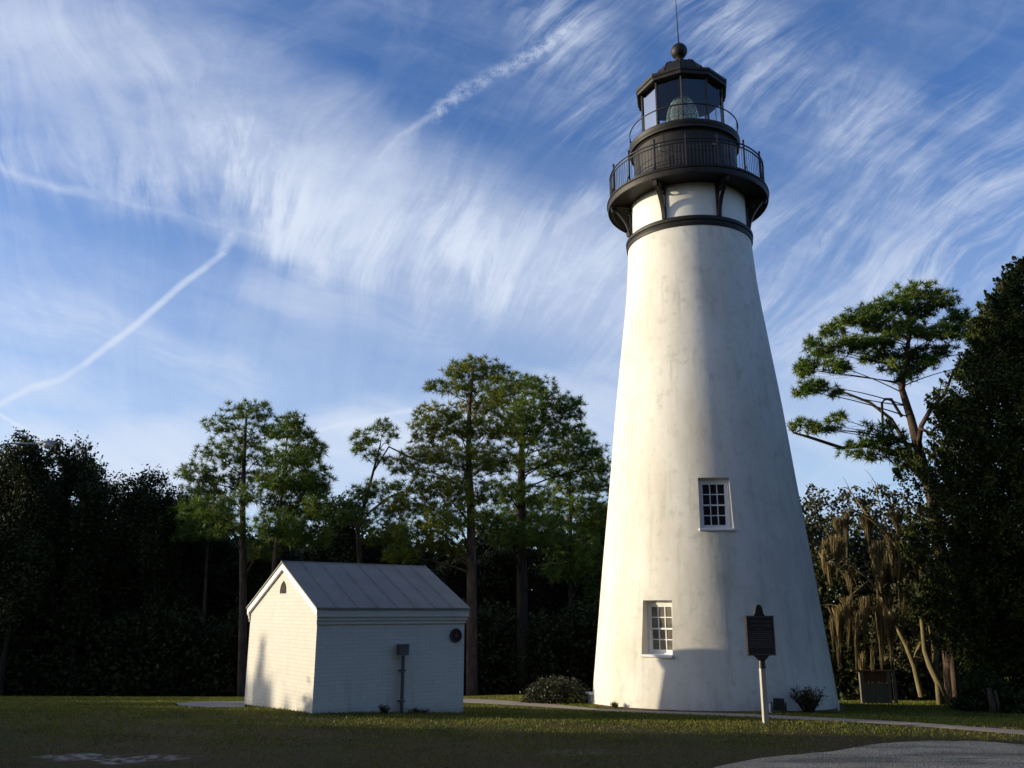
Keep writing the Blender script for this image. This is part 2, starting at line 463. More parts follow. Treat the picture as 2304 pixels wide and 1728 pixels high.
M['grass'] = mat_leaf('grass_blades', [(0.045, 0.055, 0.008), (0.11, 0.14, 0.010), (0.18, 0.18, 0.018), (0.12, 0.085, 0.034)], 0.3, var=0.8)
M['ground'] = mat_ground()
M['path'] = mat_concrete('pale_path', (0.20, 0.17, 0.13), (0.36, 0.30, 0.23))
M['gravel'] = mat_concrete('grey_gravel', (0.40, 0.32, 0.21), (0.80, 0.67, 0.47), 1.0)
M['soil'] = mat_concrete('brown_soil', (0.035, 0.022, 0.012), (0.15, 0.09, 0.045))
M['slab'] = mat_concrete('slab_concrete', (0.16, 0.155, 0.15), (0.27, 0.26, 0.25))


def glass_mat(name, tint, trans, rough=0.05):
    m = bpy.data.materials.new(name); m.use_nodes = True
    t = m.node_tree; t.nodes.clear()
    tr = t.nodes.new('ShaderNodeBsdfTransparent'); tr.inputs[0].default_value = (*tint, 1)
    gl = t.nodes.new('ShaderNodeBsdfGlossy'); gl.inputs['Roughness'].default_value = rough
    gl.inputs[0].default_value = (0.42, 0.46, 0.50, 1)
    fr = t.nodes.new('ShaderNodeFresnel'); fr.inputs[0].default_value = 1.5
    mx = t.nodes.new('ShaderNodeMixShader')
    f = NX(t, fr.outputs[0]) * 0.9 + (1 - trans)
    t.links.new(f.s, mx.inputs[0]); t.links.new(tr.outputs[0], mx.inputs[1]); t.links.new(gl.outputs[0], mx.inputs[2])
    o = t.nodes.new('ShaderNodeOutputMaterial'); t.links.new(mx.outputs[0], o.inputs[0])
    return m


M['pane'] = glass_mat('lantern_glass', (0.86, 0.92, 0.95), 0.94)
m, t, b = new_mat('window_glass'); M['window_glass'] = m
b.inputs['Base Color'].default_value = (0.020, 0.018, 0.022, 1); b.inputs['Roughness'].default_value = 0.08
b.inputs['Specular IOR Level'].default_value = 0.9
bump(t, b, noise(t, objco(t), 3.0, 2.0), 0.15, 0.02)
m, t, b = new_mat('window_glass_reflecting'); M['window_reflecting'] = m
t.links.new(ramp(t, noise(t, objco(t), 7.0, 3.0), [(0.3, (0.10, 0.09, 0.075)), (0.7, (0.19, 0.17, 0.14))]), b.inputs['Base Color'])  # reflected sky and ground painted into the lower window's glass colour
b.inputs['Roughness'].default_value = 0.12
m, t, b = new_mat('lens_glass'); M['lens'] = m
lw = noise(t, objco(t), 9.0, 3.0)
t.links.new(ramp(t, lw, [(0.35, (0.35, 0.55, 0.50)), (0.55, (0.62, 0.66, 0.52)), (0.7, (0.85, 0.88, 0.80))]), b.inputs['Base Color'])
b.inputs['Roughness'].default_value = 0.12; b.inputs['Transmission Weight'].default_value = 0.80
b.inputs['IOR'].default_value = 1.5
M['brass'] = simple_mat('tarnished_brass', (0.25, 0.17, 0.05), (0.40, 0.30, 0.10), 5.0, 0.35, metallic=0.8)

# ------------------------------------------------------------------ object helpers
COL = scene.collection


def tag(o, label=None, cat=None, group=None, kind=None):
    if label: o['label'] = label
    if cat: o['category'] = cat
    if group: o['group'] = group
    if kind: o['kind'] = kind
    return o


def empty(name, loc, rz=0.0):
    o = bpy.data.objects.new(name, None); COL.objects.link(o)
    o.location = loc; o.rotation_euler = (0, 0, rz); o.empty_display_size = 0.2
    return o


class MB:
    """collects quads / triangles and builds one mesh object"""
    def __init__(s): s.v = []; s.f = []; s.n = 0
    def add(s, verts, faces):
        s.v += [tuple(p) for p in verts]
        s.f += [tuple(i + s.n for i in f) for f in faces]
        s.n = len(s.v)
    def box(s, x0, x1, y0, y1, z0, z1):
        v = [(x, y, z) for z in (z0, z1) for (x, y) in ((x0, y0), (x1, y0), (x1, y1), (x0, y1))]
        s.add(v, [(3, 2, 1, 0), (4, 5, 6, 7), (0, 1, 5, 4), (1, 2, 6, 5), (2, 3, 7, 6), (3, 0, 4, 7)])
    def obox(s, o, a, b, c):
        """box from corner o along vectors a, b, c"""
        o, a, b, c = map(Vector, (o, a, b, c))
        v = [o, o + a, o + a + b, o + b, o + c, o + a + c, o + a + b + c, o + b + c]
        s.add(v, [(3, 2, 1, 0), (4, 5, 6, 7), (0, 1, 5, 4), (1, 2, 6, 5), (2, 3, 7, 6), (3, 0, 4, 7)])
    def lathe(s, prof, seg=64, c=(0, 0), phase=0.0, closed=False, sq=None):
        k = len(prof); v = []
        for i in range(seg):
            a = phase + 2 * math.pi * i / seg
            for r, z in prof: v.append((c[0] + r * math.cos(a), c[1] + r * math.sin(a), z))
        f = []
        for i in range(seg):
            j = (i + 1) % seg
            for q in range(k if closed else k - 1):
                p = (q + 1) % k
                f.append((i * k + q, j * k + q, j * k + p, i * k + p))
        s.add(v, f)
    def tube(s, pts, rad, seg=6, caps=True):
        pts = [Vector(p) for p in pts]
        if not isinstance(rad, (list, tuple)): rad = [rad] * len(pts)
        v = []
        ref = Vector((0.13, 0.21, 1)).normalized()
        for i, p in enumerate(pts):
            d = (pts[min(i + 1, len(pts) - 1)] - pts[max(i - 1, 0)]).normalized()
            if abs(d.dot(ref)) > 0.95: rr = Vector((1, 0.1, 0))
            else: rr = ref
            a = d.cross(rr).normalized(); b2 = d.cross(a)
            for k in range(seg):
                t2 = 2 * math.pi * k / seg
                v.append(p + (a * math.cos(t2) + b2 * math.sin(t2)) * rad[i])
        f = []
        for i in range(len(pts) - 1):
            for k in range(seg):
                q = (k + 1) % seg
                f.append((i * seg + k, i * seg + q, (i + 1) * seg + q, (i + 1) * seg + k))
        if caps:
            f.append(tuple(range(seg - 1, -1, -1))); f.append(tuple((len(pts) - 1) * seg + k for k in range(seg)))
        s.add(v, f)
    def prism(s, poly, o, ax, ay, n):
        """polygon (2D list) in plane (o, ax, ay) extruded along n"""
        o, ax, ay, n = map(Vector, (o, ax, ay, n)); k = len(poly)
        v = [o + ax * p[0] + ay * p[1] for p in poly] + [o + ax * p[0] + ay * p[1] + n for p in poly]
        f = [tuple(range(k - 1, -1, -1)), tuple(range(k, 2 * k))] + [(i, (i + 1) % k, (i + 1) % k + k, i + k) for i in range(k)]
        s.add(v, f)
    def build(s, name, mat, parent=None, smooth=False, bevel=0.0):
        me = bpy.data.meshes.new(name); me.from_pydata(s.v, [], s.f); me.validate(); me.update()
        bm = bmesh.new(); bm.from_mesh(me)
        bmesh.ops.recalc_face_normals(bm, faces=bm.faces)
        if bevel:
            bmesh.ops.bevel(bm, geom=[e for e in bm.edges if len(e.link_faces) == 2 and e.calc_face_angle(0) > 0.6],
                            offset=bevel, segments=2, affect='EDGES', profile=0.6)
        bm.to_mesh(me); bm.free()
        if smooth:
            for p in me.polygons: p.use_smooth = True
            if smooth != 'all':
                me.set_sharp_from_angle(angle=math.radians(35))
        me.materials.append(mat)
        o = bpy.data.objects.new(name, me); COL.objects.link(o)
        if parent: o.parent = parent
        return o


def np_obj(name, V, Fc, mat, parent=None, loc=None):
    """fast object from numpy vertices (N,3) and faces (M,k)"""
    V = np.asarray(V, np.float32); Fc = np.asarray(Fc, np.int32)
    me = bpy.data.meshes.new(name)
    me.vertices.add(len(V)); me.vertices.foreach_set('co', V.ravel())
    k = Fc.shape[1]
    me.loops.add(Fc.size); me.loops.foreach_set('vertex_index', Fc.ravel())
    me.polygons.add(len(Fc)); me.polygons.foreach_set('loop_start', np.arange(0, Fc.size, k, dtype=np.int32))
    me.update(calc_edges=True)
    me.materials.append(mat)
    o = bpy.data.objects.new(name, me); COL.objects.link(o)
    if parent: o.parent = parent
    if loc is not None: o.location = loc
    return o


# ------------------------------------------------------------------ terrain
def smooth(a, b, v):
    t = np.clip((np.asarray(v, float) - a) / (b - a), 0, 1); return t * t * (3 - 2 * t)


_ys = np.arange(-60, 400, 0.25)
def _col(pts, tail):
    """ground profile: heights read off sight lines at given depths"""
    P_ = [(0, 0.0), (11, 0.0)] + [(Y, at(px, py, Y).z + 0.012) for px, py, Y in pts] + tail
    return np.interp(_ys, *zip(*P_))


_zl = _col([(674, 1541.5, 16.4), (600, 1531, 18), (530, 1524, 19.3), (400, 1513, 25), (350, 1509, 30), (300, 1505.5, 40)], [(48, -3.2), (60, -3.4)])
_zr = _col([(1650, 1562, 15.4), (1600, 1549, 18), (1550, 1540, 20.1), (1300, 1527, 21.8), (1150, 1514, 25), (1100, 1507, 29), (1100, 1502, 34)], [(46, -2.9), (60, -3.4)])
_zf = _col([(2150, 1592, 14.6), (1950, 1564, 17.5), (2000, 1552, 20), (1950, 1536, 22), (1950, 1524, 25.5), (1950, 1517, 29), (1950, 1511, 35)], [(46, -3.0), (60, -3.4)])
_k = np.hanning(7); _k /= _k.sum()
_zl, _zr, _zf = (np.convolve(np.pad(q, 3, 'edge'), _k, 'valid') for q in (_zl, _zr, _zf))


def zg(x, y):
    x, y = np.asarray(x, float), np.asarray(y, float)
    s = smooth(-4.5, 1.0, x); s2 = smooth(5.5, 11.0, x)
    near = (1 - s) * np.interp(y, _ys, _zl) + s * np.interp(y, _ys, _zr)
    return (1 - s2) * near + s2 * np.interp(y, _ys, _zf)


def on_ground(px, py):
    """ground point seen at photo point"""
    Y = 8.0
    while Y < 60:
        p = at(px, py, Y)
        if p.z <= float(zg(p.x, p.y)): break
        Y += 0.02
    return Vector((p.x, p.y, float(zg(p.x, p.y))))


def axis_pts(lo, hi, fine_lo, fine_hi, step, big):
    a = list(np.arange(fine_lo, fine_hi, step))
    l, s = [fine_lo], step
    while l[-1] > lo: s *= 1.25; l.append(l[-1] - s)
    h, s = [fine_hi], step
    while h[-1] < hi: s *= 1.25; h.append(h[-1] + s)
    return np.array(sorted(set(l[1:]) | set(a) | set(h)))


gx = axis_pts(-900, 900, -22, 26, 0.4, 0); gy = axis_pts(-300, 1400, 4, 46, 0.4, 0)
GX, GY = np.meshgrid(gx, gy)
GZ = zg(GX, GY)
V = np.stack([GX, GY, GZ], -1).reshape(-1, 3)
nx, ny = len(gx), len(gy)
I = np.arange(nx * ny).reshape(ny, nx)
Fq = np.stack([I[:-1, :-1], I[:-1, 1:], I[1:, 1:], I[1:, :-1]], -1).reshape(-1, 4)
ground = np_obj('ground', V, Fq, M['ground'])
ground.data.polygons.foreach_set('use_smooth', [True] * len(Fq))
tag(ground, kind='structure')


def sheet(name, left, right, mat, lift, nsub=14, edge=0.04, seed=1):
    """strip between two ground polylines, laid just above the ground, edges turned down"""
    rng = np.random.RandomState(seed)
    def res(p):
        p = np.array([(q[0], q[1]) for q in p]); d = np.r_[0, np.cumsum(np.hypot(*np.diff(p, axis=0).T))]
        t_ = np.linspace(0, d[-1], max(2, int(d[-1] / 0.2))); return p, d, t_
    pl, dl, _ = res(left); pr, dr, _ = res(right)
    n = max(8, int(max(dl[-1], dr[-1]) / 0.18)); tt = np.linspace(0, 1, n)
    L = np.stack([np.interp(tt * dl[-1], dl, pl[:, i]) for i in (0, 1)], -1)
    R_ = np.stack([np.interp(tt * dr[-1], dr, pr[:, i]) for i in (0, 1)], -1)
    wob = np.convolve(rng.randn(n + 4), [0.2] * 5, 'valid')[:n, None] * edge
    wob2 = np.convolve(rng.randn(n + 4), [0.2] * 5, 'valid')[:n, None] * edge
    L = L + wob; R_ = R_ + wob2
    s_ = np.linspace(0, 1, nsub)[None, :, None]
    G = L[:, None] * (1 - s_) + R_[:, None] * s_
    Z = zg(G[..., 0], G[..., 1]) + lift
    Z[:, 0] -= lift + 0.03; Z[:, -1] -= lift + 0.03
    Vv = np.concatenate([G, Z[..., None]], -1).reshape(-1, 3)
    J = np.arange(n * nsub).reshape(n, nsub)
    Ff = np.stack([J[:-1, :-1], J[1:, :-1], J[1:, 1:], J[:-1, 1:]], -1).reshape(-1, 4)
    o = np_obj(name, Vv, Ff, mat)
    bm = bmesh.new(); bm.from_mesh(o.data); bmesh.ops.recalc_face_normals(bm, faces=bm.faces)
    if sum(f.normal.z for f in bm.faces) < 0: bmesh.ops.reverse_faces(bm, faces=bm.faces)
    bm.to_mesh(o.data); bm.free()
    return tag(o, kind='structure')


up = [(960, 1508), (1055, 1511), (1130, 1517), (1240, 1528), (1330, 1531.5), (1460, 1536), (1600, 1541), (1760, 1549.5), (1900, 1557), (2040, 1566), (2200, 1577), (2330, 1586)]
dn = [(960, 1519), (1055, 1523), (1150, 1529), (1260, 1535), (1340, 1538.5), (1470, 1543.5), (1610, 1549), (1760, 1557.5), (1900, 1566), (2040, 1575), (2200, 1588), (2330, 1598)]
up_g = [on_ground(*p) for p in up]; dn_g = [on_ground(*p) for p in dn]
path = sheet('path', dn_g, up_g, M['path'], 0.014, 6, 0.03)
gr_up = [(1522, 1659), (1560, 1647), (1631, 1634.5), (1700, 1626), (1790, 1619), (1850, 1609), (1900, 1602), (1990, 1595), (2128, 1598), (2215, 1602), (2400, 1606), (2700, 1612)]
gr_a = [on_ground(*p) for p in gr_up]
gr_b = [Vector((p.x * 0.55 + 0.6, 4.0, 0)) for p in gr_a]
gravel = sheet('gravel_lot', gr_b, gr_a, M['gravel'], 0.010, 40, 0.13, seed=3)
sl = [on_ground(*p) for p in [(372, 1521), (430, 1517.5), (530, 1516)]]
sl2 = [on_ground(*p) for p in [(385, 1525), (450, 1529), (528, 1530)]]
slab = sheet('pavement_slab', sl2, sl, M['slab'], 0.03, 6, 0.02, seed=5)

# ------------------------------------------------------------------ lighthouse
TX, TY_, TZ = 4.99, 23.0, float(zg(4.99, 20.2))
lh = empty('lighthouse', (TX, TY_, 0))
tag(lh, 'tall tapering white lighthouse with black gallery, lantern room and lightning rod', 'lighthouse')
C0 = math.atan2(-TY_, -TX)            # direction from the axis towards the photographer
ZK = [-1.2, -0.6, 1, 3, 5, 7, 9, 10.5, 12.05]
RK = [3.06, 3.0, 2.83, 2.63, 2.40, 2.20, 1.955, 1.77, 1.69]


def tower_r(z):
    f = lambda q: float(np.interp(q, ZK, RK))
    return (f(z - 0.7) + 2 * f(z) + f(z + 0.7)) / 4 if -0.4 < z < 11.3 else f(z)


WIN = [dict(a=-24.6, h=7.9, z0=0.90, z1=2.10, d=2.53, glass='window_reflecting', lab='lower'),
       dict(a=7.0, h=8.6, z0=3.72, z1=4.92, d=2.28, glass='window_glass', lab='upper')]
angs = sorted(set([round(x * 2.0, 3) for x in range(180)]) | set(round((w['a'] + s * w['h']) % 360, 3) for w in WIN for s in (-1, 1)))
angs = [a for a in angs if not any(0 < abs((a - ((w['a'] + s * w['h']) % 360))) < 0.7 for w in WIN for s in (-1, 1))]
zs_ = sorted(set(np.round(np.arange(-1.2, 12.0, 0.22), 3)) | {w[k] for w in WIN for k in ('z0', 'z1')} | {12.0})
zs_ = [z for z in zs_ if not any(0 < abs(z - w[k]) < 0.08 for w in WIN for k in ('z0', 'z1'))]
mb = MB()


def tp(a, z):
    r = tower_r(z); q = C0 + math.radians(a); return (r * math.cos(q), r * math.sin(q), z)


vs_ = [tp(a, z) for a in angs for z in zs_]
K = len(zs_); fs = []


def in_win(a, z):
    for w in WIN:
        da = (a - w['a'] + 180) % 360 - 180
        if abs(da) < w['h'] and w['z0'] < z < w['z1']: return w
    return None


for i in range(len(angs)):
    j = (i + 1) % len(angs)
    am = angs[i] + ((angs[j] - angs[i]) % 360) / 2
    for q in range(K - 1):
        if in_win(am, (zs_[q] + zs_[q + 1]) / 2): continue
        fs.append((i * K + q, j * K + q, j * K + q + 1, i * K + q + 1))
mb.add(vs_, fs)
top = [i * K + K - 1 for i in range(len(angs))]
wall = mb.build('tower_wall', M['stucco'], lh, smooth=True)


def build_window(w):
    q = C0 + math.radians(w['a'])
    n = Vector((math.cos(q), math.sin(q), 0)); tg = Vector((-math.sin(q), math.cos(q), 0)); up_ = Vector((0, 0, 1))
    z0, z1, d = w['z0'], w['z1'], w['d']
    hw = tower_r((z0 + z1) / 2) * math.sin(math.radians(w['h'])) - 0.015
    # masonry reveal, from the wall surface back past the frame plane
    rv = MB()
    zl = [z for z in zs_ if z0 - 1e-6 <= z <= z1 + 1e-6]
    for s in (-1, 1):
        o_ = [Vector(tp(w['a'] + s * w['h'], z)) for z in zl]
        i_ = [n * (d - 0.06) + tg * (s * hw) + up_ * z for z in zl]
        k = len(zl)
        rv.add(o_ + i_, [(a, a + 1, k + a + 1, k + a) for a in range(k - 1)])
    al = [a for a in [w['a'] - w['h'] + t * w['h'] / 6 for t in range(13)]]
    for z in (z0, z1):
        o_ = [Vector(tp(a, z)) for a in al]
        i_ = [n * (d - 0.06) + tg * (hw * (t - 6) / 6) + up_ * z for t in range(13)]
        rv.add(o_ + i_, [(a, a + 1, 13 + a + 1, 13 + a) for a in range(12)])
    rv.build('window_reveal', M['stucco'], lh)
    win = MB()
    def bar(x0, x1, za, zb, dep0, dep1, m):
        m.obox(n * dep0 + tg * x0 + up_ * za, tg * (x1 - x0), up_ * (zb - za), n * (dep1 - dep0))
    ft = 0.065
    # outer frame
    bar(-hw, -hw + ft, z0, z1, d - 0.05, d, win); bar(hw - ft, hw, z0, z1, d - 0.05, d, win)
    bar(-hw + ft, hw - ft, z1 - 0.10, z1, d - 0.05, d, win); bar(-hw + ft, hw - ft, z0, z0 + 0.03, d - 0.05, d, win)
    wo_ = win.build('window', M['white_wood'], lh, bevel=0.004)
    wo_['label'] = 'white sash window of the %s floor with twelve panes' % w['lab']
    x0, x1, za, zb = -hw + ft, hw - ft, z0 + 0.03, z1 - 0.10
    sm = MB(); st = 0.04; zm = (za + zb) / 2
    for (a0, a1, dd) in ((za, zm + 0.018, d - 0.030), (zm - 0.018, zb, d - 0.012)):
        bot = 0.07 if a0 == za else 0.036
        topw = 0.036 if a0 == za else 0.045
        bar(x0, x0 + st, a0, a1, dd - 0.03, dd, sm); bar(x1 - st, x1, a0, a1, dd - 0.03, dd, sm)
        bar(x0 + st, x1 - st, a0, a0 + bot, dd - 0.029, dd + 0.001, sm); bar(x0 + st, x1 - st, a1 - topw, a1, dd - 0.029, dd + 0.001, sm)
        g0, g1 = x0 + st, x1 - st
        for k in (1, 2):
            xx = g0 + (g1 - g0) * k / 3; bar(xx - 0.011, xx + 0.011, a0 + bot, a1 - topw, dd - 0.022, dd - 0.004, sm)
        zz = (a0 + bot + a1 - topw) / 2; bar(g0, g1, zz - 0.011, zz + 0.011, dd - 0.023, dd - 0.003, sm)
    sm.build('sash', M['white_wood'], wo_)
    gl = MB(); bar(x0 + 0.01, x1 - 0.01, za + 0.01, zm, d - 0.052, d - 0.047, gl); bar(x0 + 0.01, x1 - 0.01, zm, zb - 0.01, d - 0.036, d - 0.030, gl)
    gl.build('glass', M[w['glass']], wo_)
    si = MB()
    ro = tower_r(z0) * math.cos(math.radians(w['h'] * 0.6)) + 0.05
    si.obox(n * (d - 0.04) + tg * (-hw - 0.05) + up_ * (z0 - 0.055), tg * (2 * hw + 0.10), n * (ro - d + 0.04), up_ * 0.058)
    si.build('sill', M['white_wood'], wo_, bevel=0.008)


for w in WIN: build_window(w)

mb = MB(); mb.lathe([(1.66, 11.70), (1.735, 11.72), (1.75, 11.78), (1.73, 11.81), (1.73, 11.85), (1.76, 11.88), (1.765, 11.95), (1.72, 12.0), (1.60, 12.03), (1.55, 11.9)], 120, closed=True)
mb.build('ring_moulding', M['iron'], lh, smooth=True)
mb = MB(); mb.lathe([(1.615, 11.9), (1.622, 13.05)], 120)
mb.build('upper_drum', M['white_drum'], lh, smooth=True)
mb = MB(); mb.lathe([(1.50, 12.99), (2.10, 12.99), (2.13, 12.955), (2.235, 12.955), (2.25, 12.985), (2.25, 13.11), (2.275, 13.135), (2.275, 13.165), (1.40, 13.18)], 128, closed=True)
mb.build('gallery_deck', M['iron'], lh, smooth=True)
# brackets
for k in range(7):
    a = C0 + math.radians(-21.5 + 360 / 7 * k)
    n = Vector((math.cos(a), math.sin(a), 0)); tg = Vector((-math.sin(a), math.cos(a), 0)); u = Vector((0, 0, 1))
    mb = MB(); wd = 0.10
    def pr(poly, ww=wd): mb.prism(poly, tg * (-ww / 2), n, u, tg * ww)
    pr([(1.618, 12.0), (1.668, 12.0), (1.668, 12.985), (1.618, 12.985)])
    cur = [(1.66 + 0.47 * (1 - math.cos(t * math.pi / 2)) ** 0.9, 12.02 + 0.93 * math.sin(t * math.pi / 2)) for t in np.linspace(0, 1, 11)]
    arc = [(1.655 + 0.50 * (t ** 1.9), 12.03 + 0.94 * t ** 0.92) for t in np.linspace(0, 1, 11)]
    for (p, q) in zip(arc[:-1], arc[1:]):
        pr([(p[0], p[1]), (p[0] + 0.055, p[1] - 0.012), (q[0] + 0.055, q[1] - 0.012), (q[0], q[1])], 0.09 + 0.04 * (p[0] - 1.6) / 0.5)
    # ring in the spandrel
    cr, cz, r0, r1 = 1.755, 12.80, 0.085, 0.055
    for s in range(16):
        t0, t1 = 2 * math.pi * s / 16, 2 * math.pi * (s + 1) / 16
        pr([(cr + r1 * math.cos(t0), cz + r1 * math.sin(t0)), (cr + r0 * math.cos(t0), cz + r0 * math.sin(t0)), (cr + r0 * math.cos(t1), cz + r0 * math.sin(t1)), (cr + r1 * math.cos(t1), cz + r1 * math.sin(t1))], 0.05)
    pr([(1.66, 12.93), (2.20, 12.93), (2.20, 12.985), (1.66, 12.985)], 0.12)
    pr([(2.10, 12.85), (2.17, 12.80), (2.20, 12.88), (2.20, 12.935), (2.10, 12.935)], 0.10)
    mb.build('bracket', M['iron'], lh)
# lower railing
rail = MB()
def ring(m, r, z, t_, seg=128):
    m.lathe([(r + t_ * math.cos(q), z + t_ * math.sin(q)) for q in [math.pi / 4 + math.pi / 2 * i for i in range(4)]], seg, closed=True)
RR = 2.165
ring(rail, RR, 14.00, 0.022); ring(rail, RR, 13.90, 0.020); ring(rail, RR, 13.245, 0.020)
rl = rail.build('gallery_railing', M['iron_thin'], lh)
for k in range(16):
    a = C0 + math.radians(1.4 + 22.5 * k); c, s = math.cos(a), math.sin(a)
    mb = MB(); mb.tube([(RR * c, RR * s, 13.16), (RR * c, RR * s, 14.10)], 0.026, 6)
    mb.tube([(RR * c, RR * s, 14.10), (RR * c, RR * s, 14.12), (RR * c, RR * s, 14.17)], [0.020, 0.036, 0.008], 6)
    mb.tube([(RR * c, RR * s, 13.45), ((RR + 0.11) * c, (RR + 0.11) * s, 13.14)], 0.013, 5)
    mb.build('post', M['iron_thin'], rl)
bal = MB()
for k in range(16):
    for q in range(1, 9):
        a = C0 + math.radians(1.4 + 22.5 * (k + q / 9)); c, s = math.cos(a), math.sin(a)
        bal.tube([(RR * c, RR * s, 13.245), (RR * c, RR * s, 13.90)], 0.0085, 4, False)
bal.build('balusters', M['iron_thin'], rl)['kind'] = 'stuff'
# watch room
mb = MB(); mb.lathe([(1.455, 13.15), (1.455, 14.66), (1.475, 14.68), (1.49, 14.70), (1.565, 14.72), (1.575, 14.76), (1.56, 14.80), (1.59, 14.86), (1.59, 14.93), (1.56, 14.95), (1.0, 14.96)], 128)
for zz in (14.05,):
    mb.lathe([(1.46, zz - 0.012), (1.466, zz), (1.46, zz + 0.012)], 128)
wr_ = mb.build('watch_room', M['iron'], lh, smooth=True)
# plates' standing joints on the watch room
for k in range(9):
    a = C0 + math.radians(-22 + 40 * k); c, s = math.cos(a), math.sin(a)
    mb = MB(); mb.tube([(1.458 * c, 1.458 * s, 13.2), (1.458 * c, 1.458 * s, 14.66)], 0.012, 4)
    mb.build('seam', M['iron'], wr_)
# small fittings seen on the watch room
mb = MB()
a = C0 + math.radians(33); n = Vector((math.cos(a), math.sin(a), 0)); tg = Vector((-math.sin(a), math.cos(a), 0))
mb.obox(n * 1.455 + tg * -0.04 + Vector((0, 0, 14.22)), tg * 0.09, n * 0.06, Vector((0, 0, 0.08)))
mb.build('vent_cover', M['utility'], lh)
a = C0 + math.radians(-24.5); n = Vector((math.cos(a), math.sin(a), 0))
mb = MB(); mb.tube([n * 1.60 + Vector((0, 0, 14.12)), n * 1.60 + Vector((0, 0, 14.33))], 0.016, 6); mb.tube([n * 1.45 + Vector((0, 0, 14.15)), n * 1.60 + Vector((0, 0, 14.15))], 0.012, 5)
mb.build('short_pipe', M['lamp_grey'], lh)
# upper railing
up_r = MB(); ring(up_r, 1.55, 15.405, 0.018)
ur = up_r.build('lantern_railing', M['iron_thin'], lh)
for k in range(9):
    a = C0 + math.radians(-4 + 40 * k); c, s = math.cos(a), math.sin(a)
    mb = MB(); mb.tube([(1.55 * c, 1.55 * s, 14.93), (1.55 * c, 1.55 * s, 15.40)], 0.014, 5); mb.build('post', M['iron_thin'], ur)
# lantern room: ten-sided with a vertex towards the photographer
PH = C0 + math.radians(0.5)
LR = 1.20
oc = lambda r, k: Vector((r * math.cos(PH + k * math.pi / 5), r * math.sin(PH + k * math.pi / 5), 0))
fr_ = MB()
for k in range(10):
    p = oc(LR, k); fr_.tube([p + Vector((0, 0, 14.95)), p + Vector((0, 0, 16.62))], 0.032, 4)
for zz, tt in ((14.99, 0.035), (16.58, 0.04)):
    fr_.lathe([(LR + tt * math.cos(q), zz + tt * math.sin(q)) for q in [math.pi / 4 + math.pi / 2 * i for i in range(4)]], 10, phase=PH, closed=True)
lf = fr_.build('lantern_frame', M['iron'], lh)
for k in range(10):
    p, q = oc(LR * 0.985, k), oc(LR * 0.985, k + 1)
    mb = MB(); mb.add([p + Vector((0, 0, 15.0)), q + Vector((0, 0, 15.0)), q + Vector((0, 0, 16.57)), p + Vector((0, 0, 16.57))], [(0, 1, 2, 3)])
    mb.build('pane', M['pane'], lf)
rf = MB()
prof = [(1.16, 16.58), (1.29, 16.54), (1.33, 16.55), (1.335, 16.64), (1.365, 16.66), (1.37, 16.74), (1.32, 16.77), (0.82, 17.02), (0.80, 17.10), (0.64, 17.44), (0.42, 17.60), (0.15, 17.66), (0.10, 17.90), (0.0, 17.90)]
rf.lathe(prof, 10, phase=PH)
rf.lathe([(0.0, 16.95), (0.75, 16.90), (1.17, 16.60)], 10, phase=PH)
for k in range(10):
    rf.tube([oc(r, k) + Vector((0, 0, z + 0.005)) for r, z in ((1.35, 16.75), (0.82, 17.02), (0.80, 17.10), (0.64, 17.44), (0.42, 17.60))], 0.018, 4)
rfo = rf.build('lantern_roof', M['iron'], lh)
mb = MB()
mb.lathe([(0.10, 17.86), (0.13, 17.90), (0.11, 17.94)] + [(0.245 * math.sin(t), 18.14 - 0.245 * math.cos(t)) for t in np.linspace(0.45, math.pi, 18)], 40)
mb.build('ventilator_ball', M['iron'], rfo, smooth=True)
mb = MB(); mb.tube([(0, 0, 18.36), (-0.01, 0, 19.3), (-0.03, 0, 20.8)], [0.020, 0.013, 0.007], 6)
mb.lathe([(0.0, 18.37), (0.05, 18.38), (0.03, 18.44), (0.02, 18.5)], 10)
mb.build('lightning_rod', M['iron_thin'], rfo)
ln_ = MB(); pl = []
for i, t_ in enumerate(np.linspace(0, 1, 41)):
    z = 15.12 + 1.45 * t_
    env = 0.46 * math.sqrt(max(0, 1 - max(0, (t_ - 0.42) / 0.60) ** 2)) if t_ > 0.42 else 0.40 + 0.06 * t_ / 0.42
    pl.append((max(0.03, env + (0.016 if i % 2 else -0.012)), z))
ln_.lathe(pl, 24)
lens = ln_.build('lens', M['lens'], lh, smooth=False)
mb = MB()
for k in range(6):
    a = k * math.pi / 3 + 0.3
    mb.tube([(0.44 * math.cos(a), 0.44 * math.sin(a), 15.1), (0.49 * math.cos(a), 0.49 * math.sin(a), 15.75), (0.40 * math.cos(a), 0.40 * math.sin(a), 16.2), (0.06 * math.cos(a), 0.06 * math.sin(a), 16.56)], 0.014, 5)
mb.lathe([(0.0, 14.96), (0.30, 14.96), (0.22, 15.05), (0.45, 15.10), (0.45, 15.13), (0, 15.14)], 24)
mb.build('lens_frame', M['brass'], lens)
for o_ in lh.children_recursive:
    pass

a_ = [math.radians(180 + 7.5 * k) for k in range(25)]
rs = random.Random(9)
sheet('soil_bed', [Vector((TX + (3.22 + rs.uniform(-.06, .1)) * math.cos(q), TY_ + (3.22 + rs.uniform(-.06, .1)) * math.sin(q), 0)) for q in a_],
      [Vector((TX + 2.8 * math.cos(q), TY_ + 2.8 * math.sin(q), 0)) for q in a_], M['soil'], 0.022, 5, 0.05, seed=8)

